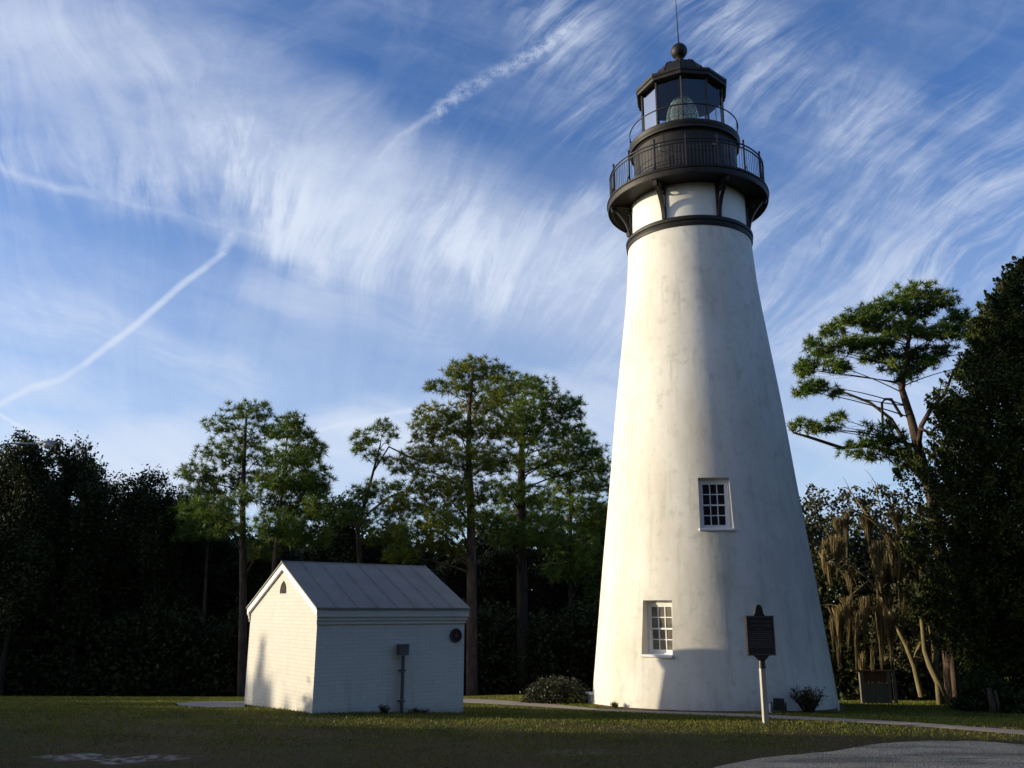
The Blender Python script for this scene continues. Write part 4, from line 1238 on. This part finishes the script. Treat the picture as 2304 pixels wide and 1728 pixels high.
# ---- broadleaf trees
def oak(name, label, group, X_px, top, w, Y, seed, mat='oak', low=1360, leaf=0.072, n_sub=None, bark='bark_dark', squash=1.0, shape=None, moss=0):
    rng = np.random.RandomState(seed); rg = random.Random(seed)
    b0 = at(X_px, 1500, Y); gz = float(zg(b0.x, Y))
    root = empty(name, (b0.x, Y, gz)); tag(root, label, 'tree', group)
    sc = Y / PXM; base = Vector((b0.x, Y, gz))
    zt_ = (at(X_px, top, Y) - base).z; zl_ = (at(X_px, low, Y) - base).z
    W = w * sc
    blobs = shape or []
    if not shape:
        H_ = zt_ - zl_; n = 7
        blobs.append(((rg.uniform(-.15, .15) * W, 0, zt_ - 0.14 * H_), (W * 0.85, W * 0.8, H_ * 0.14)))
        for i in range(n):
            z = zt_ - H_ * (0.22 + 0.70 * (i + 0.5) / n)
            x = (rg.uniform(-1, 1)) * W * 0.55; y = rg.uniform(-.6, .6) * W
            blobs.append(((x, y, z), (W * rg.uniform(.5, .75), W * rg.uniform(.5, .75), H_ * rg.uniform(.12, .18))))
    tr = MB(); L_pts = []
    trunk_top = Vector((rg.uniform(-.1, .1) * W, 0, zl_ + (zt_ - zl_) * 0.35))
    pts = bez(Vector((0, 0, -0.3)), Vector((rg.uniform(-.2, .2) * W, 0, zl_ * 0.6)), trunk_top, 8)
    r0 = 0.05 * W + 0.10
    tr.tube(pts, [r0 * (1 - 0.5 * k / 7) for k in range(8)], 8)
    for (c, r_) in blobs:
        cv = Vector(c); s_ = pts[rg.choice((4, 5, 6, 7))]
        tr.tube(bez(s_, s_.lerp(cv, .5) + Vector((0, 0, -.2)), cv, 5), [r0 * .4, r0 * .3, r0 * .22, r0 * .16, r0 * .08], 5, False)
        vol = r_[0] * r_[1] * r_[2]
        ns = n_sub or int(12 + 16 * vol ** 0.67)
        P_, cc = clumps(rng, c, r_, ns, 135, 0.16 + 0.05 * W)
        L_pts.append(P_)
        for q in cc[:6]:
            q = Vector(q); tr.tube([cv, cv.lerp(q, .5) + Vector((0, 0, .05)), q + (q - cv) * 0.12], [r0 * .1, r0 * .06, 0.008], 3, False)
    tr.build('trunk', M[bark], root, smooth='all')
    P_ = np.concatenate(L_pts)
    V_, F_ = leaf_mesh(rng, P_, leaf, 1.7)
    np_obj('crown', V_, F_, M[mat], root)
    return root


GO = 'dark oaks along the edge of the wood'
oaks = [(0, 938, 62, 40), (88, 948, 60, 42), (150, 1010, 36, 41), (255, 1022, 62, 43), (185, 1035, 50, 45), (318, 1050, 52, 42), (372, 1078, 44, 44), (-70, 960, 70, 42), (420, 1120, 46, 46), (735, 1075, 50, 44), (690, 1130, 50, 46), (822, 1150, 54, 45), (1300, 1080, 40, 47), (560, 1165, 60, 46), (905, 1225, 50, 45), (1075, 1185, 50, 46), (1190, 1215, 50, 47), (990, 1215, 56, 47)]
oak_lab = ['tallest dark oak at the left edge of the photo, behind the street lamp', 'dark oak with a rounded top just right of the street lamp head', 'small dark oak on the slope of the treetops right of the lamp', 'dark oak with the second rounded treetop left of the pines', 'dark oak in the dip between the lamp oak and the next treetop', 'dark oak with a ragged twiggy top left of the first pine', 'lowest treetop in the gap just left of the first pine', 'dark oak cut by the left edge of the photo', 'dark oak low behind the thin pine trunk', 'dark oak between the shed pine and the crooked pine', 'dark oak low behind the dense leaning pine', 'dark oak under the sparse tufts of the crooked pine', 'dark oak beside the left edge of the tower behind the short pine', 'dark oak directly above the left slope of the shed roof', 'dark oak above the right end of the shed roof', 'dark oak between the two tallest pine trunks', 'dark oak below the short pine near the tower', 'dark oak just left of the yellow-green pine trunk']
for i, ((x, t_, w, Y), lab) in enumerate(zip(oaks, oak_lab)):
    oak('oak_tree', lab, GO, x, t_, w, Y, 100 + i, low=1400)

# wood beyond and undergrowth: a mass nobody could count
def wood_mass(name, X0, X1, Y0, Y1, top_px, n, leaf, seed, mat):
    rng = np.random.RandomState(seed)
    Yv = rng.uniform(Y0, Y1, n); Xp = rng.uniform(X0, X1, n)
    nz = np.interp(Xp, *zip(*top_px))
    hum = 18 * np.sin(Xp / 37.0 + seed) + 12 * np.sin(Xp / 13.0 + 2 * seed)
    cx_ = []; 
    for xp, y, tp_ in zip(Xp, Yv, nz + hum):
        a = at(xp, tp_, y); g = float(zg(a.x, y))
        cx_.append((a.x, y, g, a.z))
    A = np.array(cx_)
    u = rng.rand(n)
    z = A[:, 2] + (A[:, 3] - A[:, 2]) * u
    C = np.stack([A[:, 0], A[:, 1], z], 1)
    P_ = (C[:, None, :] + rng.randn(n, 9, 3) * np.array([0.30, 0.30, 0.26])).reshape(-1, 3)
    zlo = zg(P_[:, 0], P_[:, 1]); P_[:, 2] = np.maximum(P_[:, 2], zlo + 0.02)
    V_, F_ = leaf_mesh(rng, P_, leaf, 1.6)
    o = np_obj(name, V_, F_, M[mat])
    return tag(o, kind='stuff')


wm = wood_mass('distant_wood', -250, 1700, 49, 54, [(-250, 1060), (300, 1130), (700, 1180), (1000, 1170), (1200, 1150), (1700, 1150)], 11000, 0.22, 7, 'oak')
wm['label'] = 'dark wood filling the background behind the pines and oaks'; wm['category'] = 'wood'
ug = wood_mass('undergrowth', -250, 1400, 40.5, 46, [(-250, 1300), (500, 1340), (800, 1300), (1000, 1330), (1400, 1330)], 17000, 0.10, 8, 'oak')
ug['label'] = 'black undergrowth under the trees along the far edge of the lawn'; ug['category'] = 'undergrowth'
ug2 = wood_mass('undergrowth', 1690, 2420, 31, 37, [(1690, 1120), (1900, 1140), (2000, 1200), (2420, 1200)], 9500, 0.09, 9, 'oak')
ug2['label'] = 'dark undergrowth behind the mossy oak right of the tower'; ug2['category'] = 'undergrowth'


# ---- mossy oak right of the tower
def mossy():
    rng = np.random.RandomState(31); rg = random.Random(31); Y = 27.2
    base = Vector((at(1905, 1500, Y).x, Y, 0)); base.z = float(zg(base.x, Y))
    root = empty('mossy_oak', base); tag(root, 'olive oak hung with long brown moss behind the wooden fence', 'tree')
    A = lambda x, y, o=0.0: at(x, y, Y + o) - base
    tr = MB()
    limbs = [([(1990, 1505, 0), (1975, 1440, 0), (1958, 1395, 0), (1925, 1330, .2), (1905, 1290, .3), (1880, 1255, .3), (1850, 1230, .3)], 0.09),
             ([(1975, 1440, 0), (2005, 1330, .3), (2030, 1260, .5), (1985, 1225, .2), (1945, 1195, 0), (1925, 1160, -.2), (1880, 1120, -.3), (1840, 1100, -.4)], 0.09),
             ([(1850, 1230, .3), (1812, 1205, .1), (1768, 1180, -.2)], 0.04), ([(1905, 1290, .3), (1870, 1260, 0), (1835, 1290, -.4), (1812, 1330, -.5)], 0.035),
             ([(2030, 1260, .5), (2035, 1180, .5), (1990, 1120, .3), (1950, 1100, 0)], 0.05),
             ([(1880, 1120, -.3), (1850, 1080, -.2), (1830, 1050, -.1)], 0.03), ([(1925, 1160, -.2), (1900, 1090, .3), (1890, 1040, .4)], 0.03)]
    for pts, r_ in limbs:
        v = [A(*p) for p in pts]; n = len(v)
        tr.tube(v, [r_ * (1 - 0.7 * i / (n - 1)) for i in range(n)], 6, False)
    tips = []
    for pts, r_ in limbs:
        for _ in range(14):
            i = rg.randrange(max(1, len(pts) // 3), len(pts)); p = A(*pts[i - 1]).lerp(A(*pts[i]), rg.random())
            q = p + Vector((rg.uniform(-.6, .6), rg.uniform(-.6, .6), rg.uniform(-.15, .45)))
            tr.tube(bez(p, p.lerp(q, .5) + Vector((0, 0, .12)), q, 4), [.010, .008, .006, .003], 3, False); tips.append(q)
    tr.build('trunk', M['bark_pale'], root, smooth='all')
    C = []
    sc = Y / PXM
    for (x, y, rx, ry, o) in [(1765, 1080, 46, 34, 1.2), (1830, 1078, 50, 30, 1.0), (1900, 1072, 46, 28, .8), (1955, 1085, 36, 34, .6), (1790, 1130, 50, 46, 1.5), (1860, 1120, 56, 40, 0.8), (1930, 1130, 46, 40, 1.0), (1800, 1200, 44, 40, 1.8), (1960, 1300, 40, 46, 1.0), (2010, 1380, 46, 56, .6), (1950, 1420, 40, 40, .9), (1990, 1180, 36, 50, 1.2), (1880, 1360, 30, 30, 1.4), (2040, 1440, 40, 44, .4)]:
        c = A(x, y, o); P_, cc = clumps(rng, c, (rx * sc, .6, ry * sc), int(rx * ry / 90), 20, 0.10)
        C.append(P_)
    V_, F_ = leaf_mesh(rng, np.concatenate(C), 0.062, 1.7)
    np_obj('crown', V_, F_, M['olive'], root)
    # moss: hanging beards of thin strands
    mv, mf = [], []
    beards = [(1812, 1320, 140, 22), (1832, 1300, 120, 18), (1850, 1330, 150, 12), (1868, 1300, 120, 14), (1905, 1300, 170, 26), (1925, 1330, 120, 18), (1895, 1180, 130, 22), (1912, 1200, 200, 22), (1930, 1170, 120, 16), (1950, 1230, 190, 16), (1990, 1190, 90, 24), (2000, 1260, 130, 24), (1965, 1140, 60, 20), (1885, 1400, 110, 8), (1862, 1420, 130, 8), (1780, 1195, 60, 10), (1838, 1230, 70, 12), (2015, 1340, 110, 14), (1875, 1120, 60, 30), (1940, 1110, 60, 30), (1990, 1100, 50, 22), (1800, 1340, 90, 10)]
    beards += [(rng.uniform(1780, 2020), rng.uniform(1110, 1330), rng.uniform(40, 110), rng.uniform(8, 22)) for _ in range(16)]
    for (x, y, L, w) in beards:
        o = rng.uniform(-.5, .6)
        for _ in range(int(40 + w * 5)):
            u_ = rng.randn() * 0.5
            X0 = x + u_ * w; y0 = y + rng.uniform(-.1, .3) * L * 0.5 - 8
            ll = L * (1.0 - min(abs(u_), 0.9) * 0.8) * rng.uniform(.5, 1.0)
            p = A(X0, y0, o + rng.uniform(-.15, .15)); q = A(X0 + (x - X0) * 0.5, y0 + ll, o)
            sway = Vector((rng.uniform(-.04, .04), rng.uniform(-.04, .04), 0))
            m_ = p.lerp(q, .5) + sway; wd = rng.uniform(.005, .013); a_ = rng.uniform(0, math.pi)
            s_ = Vector((math.cos(a_), math.sin(a_), 0)) * wd
            i = len(mv); mv += [p - s_ * .5, p + s_ * .5, m_ + s_, m_ - s_, q + s_ * .15, q - s_ * .15]; mf += [(i, i + 1, i + 2, i + 3), (i + 3, i + 2, i + 4, i + 5)]
    np_obj('hanging_moss', np.array([tuple(v) for v in mv]), np.array(mf), M['moss'], root)


mossy()
# lit slanting trunks under the dark wood
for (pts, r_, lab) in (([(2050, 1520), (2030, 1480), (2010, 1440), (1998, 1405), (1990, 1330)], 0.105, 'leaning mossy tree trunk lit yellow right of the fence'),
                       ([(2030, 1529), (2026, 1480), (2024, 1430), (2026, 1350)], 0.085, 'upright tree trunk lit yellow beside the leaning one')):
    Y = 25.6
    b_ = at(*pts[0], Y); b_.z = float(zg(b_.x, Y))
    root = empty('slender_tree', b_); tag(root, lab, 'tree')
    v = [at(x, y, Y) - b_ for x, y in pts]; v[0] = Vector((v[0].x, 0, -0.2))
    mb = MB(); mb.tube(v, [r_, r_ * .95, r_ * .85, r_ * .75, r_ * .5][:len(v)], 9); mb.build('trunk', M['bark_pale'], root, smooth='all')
    rng = np.random.RandomState(int(pts[0][0]))
    P_, _c = clumps(rng, v[-1] + Vector((0.1, 0, .5)), (.55, .5, .7), 26, 26, 0.12)
    V_, F_ = leaf_mesh(rng, P_, 0.07, 1.7); np_obj('crown', V_, F_, M['oak'], root)


# ---- cedar filling the right edge
def cedar():
    rng = np.random.RandomState(41); Y = 24.0
    bx = at(2330, 1560, Y).x
    base = Vector((bx, Y, float(zg(bx, Y)))); root = empty('cedar_tree', base)
    tag(root, 'massive dark cedar filling the right edge of the photo', 'tree')
    left = [(590, 2216), (605, 2200), (622, 2180), (650, 2156), (690, 2126), (740, 2118), (800, 2092), (850, 2060), (880, 2032), (930, 2018), (960, 2004), (1010, 1994), (1060, 1988), (1120, 1988), (1200, 1992), (1300, 2006), (1380, 2040), (1470, 2090)]
    cxp = 2330
    C = []; tr = MB(); tr.tube([(0, 0, -.3), (0, 0, 3), (0.1, 0, 8), (-.35, 0, (at(2240, 610, Y) - base).z)], [.38, .32, .2, .03], 9)
    ys, xs = zip(*left)
    for y in range(590, 1475, 11):
        xl = float(np.interp(y, ys, xs)); 
        p = at(xl, y, Y) - base; Rr = -p.x
        z = p.z
        axis_x = np.interp(y, [548, 800], [(at(2245, 560, Y) - base).x, 0.0])
        Rr = max(axis_x - p.x, 0.12)
        n = int(14 + 17 * Rr)
        for k in range(n):
            a = rng.uniform(0, 2 * math.pi); q = rng.rand() ** 0.35
            lobe = 0.90 + 0.11 * math.sin(3.1 * z + 5 * a) + 0.09 * math.sin(7.3 * z - 3 * a)
            r_ = Rr * q * lobe * rng.uniform(.90, 1.05)
            c = np.array([axis_x + math.cos(a) * r_, math.sin(a) * r_ * .9, z + rng.uniform(-.12, .12)])
            m_ = 88
            t_ = rng.rand(m_, 1) ** 0.7; ln_c = rng.uniform(.25, .55)
            pr2 = rng.randn(m_, 3) * (0.15 * (1.05 - t_)) + np.array([math.cos(a) * .7, math.sin(a) * .7, 1.0]) * t_ * ln_c
            C.append(c + pr2)
        if rng.rand() < .6 and Rr > .8:
            a = rng.uniform(math.pi * .7, math.pi * 1.6); tr.tube([(axis_x, 0, z - .2 * Rr), (axis_x + math.cos(a) * Rr * .5, math.sin(a) * Rr * .5, z - .1), (axis_x + math.cos(a) * Rr * .9, math.sin(a) * Rr * .9, z + .1)], [.05, .03, .01], 4, False)
    tr.build('trunk', M['bark_dark'], root, smooth='all')
    V_, F_ = leaf_mesh(rng, np.concatenate(C), 0.048, 2.0)
    np_obj('crown', V_, F_, M['cedar'], root)


cedar()


# ---- shrubs
def shrub(name, label, px, py, w, h, seed, mat='shrub', leaf=0.035, group=None, spiky=False, n=70, cat='bush', Yfix=None, loc=None, nl=46):
    rng = np.random.RandomState(seed)
    g = loc if loc is not None else on_ground(px, py)
    root = empty(name, g); tag(root, label, cat, group)
    C = []; tr = MB()
    for k in range(max(6, n // 6)):
        a = rng.uniform(0, 2 * math.pi); q = rng.rand() ** .5
        e = Vector((math.cos(a) * w * .45 * q, math.sin(a) * w * .35 * q, h * rng.uniform(.5, .9)))
        tr.tube([(e.x * .2, e.y * .2, -.05), (e.x * .6, e.y * .6, e.z * .5), tuple(e)], [.014, .010, .004], 4, False)
    if spiky:
        vs2, fs2 = [], []
        for k in range(n):
            a = rng.uniform(0, 2 * math.pi); sp_ = rng.uniform(.1, 1) * w * .5
            e = Vector((math.cos(a) * sp_, math.sin(a) * sp_, h * rng.uniform(.6, 1.05)))
            tr.tube([(e.x * .15, e.y * .15, -.03), (e.x * .5, e.y * .5, e.z * .6), tuple(e)], [.006, .005, .002], 3, False)
            t_ = rng.rand(12, 1); C.append(np.array(e) * np.array([1, 1, 1]) * (0.35 + .65 * t_) + rng.randn(12, 3) * .02)
    else:
        for k in range(n):
            d = rng.randn(3); d /= np.linalg.norm(d); d[2] = abs(d[2])
            q = rng.rand() ** .35
            c = d * q * np.array([w / 2, w * .42, h * .92]); c[2] += 0.03
            C.append(c + rng.randn(nl, 3) * np.array([.07, .07, .055]) * (w ** .5))
    P_ = np.concatenate(C); P_[:, 2] = np.abs(P_[:, 2]) + 0.01
    tr.build('stem', M['bark_dark'], root)
    V_, F_ = leaf_mesh(rng, P_, leaf, 1.8); np_obj('foliage', V_, F_, M[mat], root)
    return root


shrub('low_shrub', 'rounded dark shrub on the path left of the white tower', 1202, 1519, 1.55, 0.62, 51, n=150, leaf=0.028, nl=60)
shrub('spiky_plant', 'thin upright weedy plant against the shaded foot of the tower', 1748, 1532, 0.85, 0.52, 52, n=110, spiky=True, leaf=0.022, mat='olive', cat='plant', loc=at_foot(1748, 3.35))
shrub('low_shrub', 'leafy shrub over a brown stump under the cedar at far right', 2125, 1536, 1.3, 0.95, 53, n=90, leaf=0.045, mat='oak_green')
shrub('low_shrub', 'small low shrub at the right edge under the cedar', 2195, 1540, 0.9, 0.5, 54, n=60, leaf=0.04, mat='oak_green')
g = on_ground(2146, 1541)
mb = MB(); mb.tube([(0, 0, -.1), (0.0, 0, .2), (-.03, 0, .55)], [.10, .075, .05], 8); mb.tube([(.13, 0.02, -.1), (.12, 0, .22), (.10, 0, .5)], [.07, .05, .03], 8)
o = mb.build('tree_stump', M['bark_pine'], None, smooth='all'); o.location = g; tag(o, 'forked brown stump among the shrub leaves at far right', 'stump')
for i, (px, py, w, h, lab) in enumerate(((830, 1542, .32, .14, 'tuft of weeds at the foot of the shed wall left of the conduit'), (905, 1541, .5, .07, 'low weeds at the foot of the shed wall right of the conduit'), (1328, 1524, .25, .13, 'tiny weeds at the left foot of the tower'))):
    shrub('weed_tuft', lab, px, py, w, h, 60 + i, n=26, spiky=True, leaf=0.012, mat='olive', cat='weeds', loc=at_foot(px, 3.15) if px > 1300 else None)

# ---- wooden fence beyond the tower's right foot
Yf = 26.6
fl, frr = at(1858, 1500, Yf), at(1925, 1500, Yf)
fx0, fx1 = fl.x, frr.x; fz = float(zg((fx0 + fx1) / 2, Yf))
Zf = lambda py: at(1890, py, Yf).z - fz
fence = empty('wooden_fence', (fx0, Yf, fz)); tag(fence, 'short wooden fence with brown top boards and grey lower panel under the moss', 'fence')
Wf = fx1 - fx0
for k, (x, w_) in enumerate(((0.0, .11), (Wf * .88, .09), (Wf * 1.08, .07))):
    mb = MB(); mb.box(x, x + w_, -.10, .0, -.2, Zf(1449)); mb.build('post', M['plank_grey'], fence, bevel=.006)
mb = MB(); mb.box(-.22, Wf * 1.10, -.10, .0, Zf(1450), Zf(1447)); mb.build('top_rail', M['plank'], fence, bevel=.005)
for k in range(4):
    x0 = 0.11 + (Wf * .88 - .11) * k / 4
    mb = MB(); mb.box(x0 + .006, x0 + (Wf * .88 - .11) / 4 - .006, -.04, -.015, Zf(1473), Zf(1451)); mb.build('board', M['plank'], fence, bevel=.003)
mb = MB(); mb.box(0.115, Wf * .875, -.05, -.02, 0.02, Zf(1475)); mb.build('lower_panel', M['plank_grey'], fence, bevel=.004)

# ---- trees outside the frame on the sun side: they shade the near lawn and the foot of the wood
GS = 'trees left of the frame that shade the lawn'
def copy_tree(o, loc, rz, sc=1.0, label=None, group=None):
    c = o.copy(); COL.objects.link(c); c.location = loc; c.rotation_euler.z = rz; c.scale = (sc, sc, sc)
    if label: c['label'] = label
    if group: c['group'] = group
    for ch in o.children:
        d = ch.copy(); COL.objects.link(d); d.parent = c
    return c


rg = random.Random(77)
GB = 'unseen trees added behind and beside the camera to block skylight'
shade = oak('oak_tree', 'bushy oak outside the left edge of the view', GS, 0, 1180, 60, 40, 131, low=1450)
shade.location = (-19.0, 5.0, -0.3); shade.scale = (1.15, 1.15, 0.85)
H_sh = max(v.co.z for v in shade.children[1].data.vertices)
for i, (x, y, h) in enumerate([(-18.5, 7.6, 9), (-19.5, 10.0, 10), (-18.0, 12.0, 8.5), (-19.8, 14.3, 6.5), (-20.5, 2.0, 11), (-20, -1.5, 12), (-21, -5, 12), (-17.4, 15.1, 4.6)]):
    copy_tree(shade, (x, y, -0.4), rg.uniform(0, 6.28), h / H_sh, 'bushy oak outside the left edge of the view', GS)
# a low hedge-like row: its shadow ends half way across the lawn
GH = 'low bushes left of the frame'
hb = shrub('low_shrub', 'unseen bush added left of the view to shade the far lawn', 0, 0, 2.6, 2.2, 141, mat='oak', n=160, leaf=0.09, loc=Vector((-17.0, 17.2, -0.1)), group=GH, nl=50)
for i, (x, y, s_) in enumerate([(-17.0, 16.9, 1.25), (-17.5, 17.6, 1.15), (-17.4, 18.6, .95), (-16.6, 20.1, .85), (-17.0, 21.6, .7), (-16.8, 23.0, .6)]):
    copy_tree(hb, (x, y, float(zg(x, y)) - .1), rg.uniform(0, 6.28), s_, 'unseen bush added left of the view to shade the far lawn', GH)
for i in range(11):
    x = -40 - rg.uniform(0, 6); y = 39.5 + i * 3.3
    copy_tree(shade, (x, y, -3.2), rg.uniform(0, 6.28), 12.5 / H_sh, 'bushy oak outside the left edge of the view', GS)


for i, (x, y, h) in enumerate([(-16, -9, 15), (-10.5, -12, 17), (-5, -10, 15), (0.5, -12.5, 18), (6, -10.5, 16), (11.5, -12, 17), (17, -9, 16), (21, -4, 15), (23, 1.5, 16), (22.5, 7, 14), (24, 12, 15), (-3, -17, 20), (8, -18, 20), (19, -14, 19)]):  # trees added out of view to cut the skylight on shaded walls
    copy_tree(shade, (x, y, -0.4), rg.uniform(0, 6.28), h / H_sh, 'unseen large tree added behind or right of the camera to block skylight', GB)
for (x, y, h) in [(-23, 25.2, 2.8), (-24, 27.6, 3.0), (-25, 30, 3.0), (-26, 32.5, 3.2), (-27, 35, 3.2), (-28, 37.5, 3.3), (-22, 23.8, 2.4)]:  # more bushes added out of view to keep sun off the far lawn
    c = copy_tree(hb, (x, y, float(zg(x, y)) - .1), rg.uniform(0, 6.28), 1.0, 'unseen bush added left of the view to shade the far lawn', GH); c.scale = (1.2, 1.2, h / 2.1)
# ragged bush tops far left of the frame: they throw the soft shadows on the foot of the shed gable
for (x, y, h) in [(-33, 20.7, 5.75), (-32, 21.5, 5.35), (-33, 19.6, 4.75), (-32.5, 18.9, 4.85), (-34, 22.3, 5.2)]:
    c = copy_tree(hb, (x, y, -0.6), rg.uniform(0, 6.28), 1.0, 'unseen bush added left of the view to shade the far lawn', GH)
    c.scale = (0.55, 0.55, (h + 0.6) / 2.1)


# ---- grass blades
def grass(n, seed):
    rng = np.random.RandomState(seed)
    Y = 10.0 + (38 - 10.0) * rng.rand(n) ** 2.1
    X = (rng.rand(n) * 2 - 1) * 0.62 * Y
    def inside(poly, x, y):
        c = np.zeros(len(x), bool); j = len(poly) - 1
        for i in range(len(poly)):
            xi, yi = poly[i]; xj, yj = poly[j]
            c ^= ((yi > y) != (yj > y)) & (x < (xj - xi) * (y - yi) / (yj - yi + 1e-12) + xi); j = i
        return c
    keep = np.ones(n, bool)
    edge = rng.rand(n)
    pp = [(p.x, p.y) for p in up_g] + [(p.x, p.y) for p in reversed(dn_g)]
    gp = [(p.x, p.y) for p in gr_a] + [(p.x, p.y) for p in reversed(gr_b)]
    sp_ = [(p.x, p.y) for p in sl] + [(p.x, p.y) for p in reversed(sl2)]
    for poly in (pp, sp_): keep &= ~inside(poly, X, Y)
    keep &= ~(inside(gp, X + rng.randn(n) * .28, Y + rng.randn(n) * .28))
    keep &= np.hypot(X - TX, Y - TY_) > 2.98
    c, s_ = math.cos(-SYAW), math.sin(-SYAW)
    lx = (X - SX) * c - (Y - SY) * s_; ly = (X - SX) * s_ + (Y - SY) * c
    keep &= ~((lx > 0) & (lx < L_) & (ly > 0) & (ly < W_))
    # thin near grass, bare scrapes
    pn = np.sin(X * 1.7 + 3 * np.sin(Y * .9)) * np.sin(Y * 1.3 + 2 * np.sin(X * .8)) * .5 + .5
    keep &= rng.rand(n) < (0.12 + 0.88 * np.clip(pn * .8 + (Y - 14) * .16, 0, 1))
    keep &= ~(((X + 5.1) / 1.25) ** 2 + ((Y - 12.05) / .5) ** 2 < 1)
    X, Y = X[keep], Y[keep]; n = len(X); Z = zg(X, Y)
    h = (0.012 + 0.030 * rng.rand(n) ** 2) * (1 + .25 * (Y > 13.5)) ; w = 0.0028 + 0.00038 * Y
    a = rng.rand(n) * 2 * np.pi; lean = rng.randn(n, 2) * .45
    P_ = np.stack([X, Y, Z - .004], 1); sd = np.stack([np.cos(a) * w, np.sin(a) * w, np.zeros(n)], 1)
    tip = P_ + np.stack([lean[:, 0] * h, lean[:, 1] * h, h], 1)
    V_ = np.stack([P_ - sd, P_ + sd, tip], 1).reshape(-1, 3)
    o = np_obj('grass', V_, np.arange(3 * n).reshape(n, 3), M['grass'])
    tag(o, 'short patchy lawn grass around the shed and the tower', 'grass', kind='stuff')


grass(520000, 5)
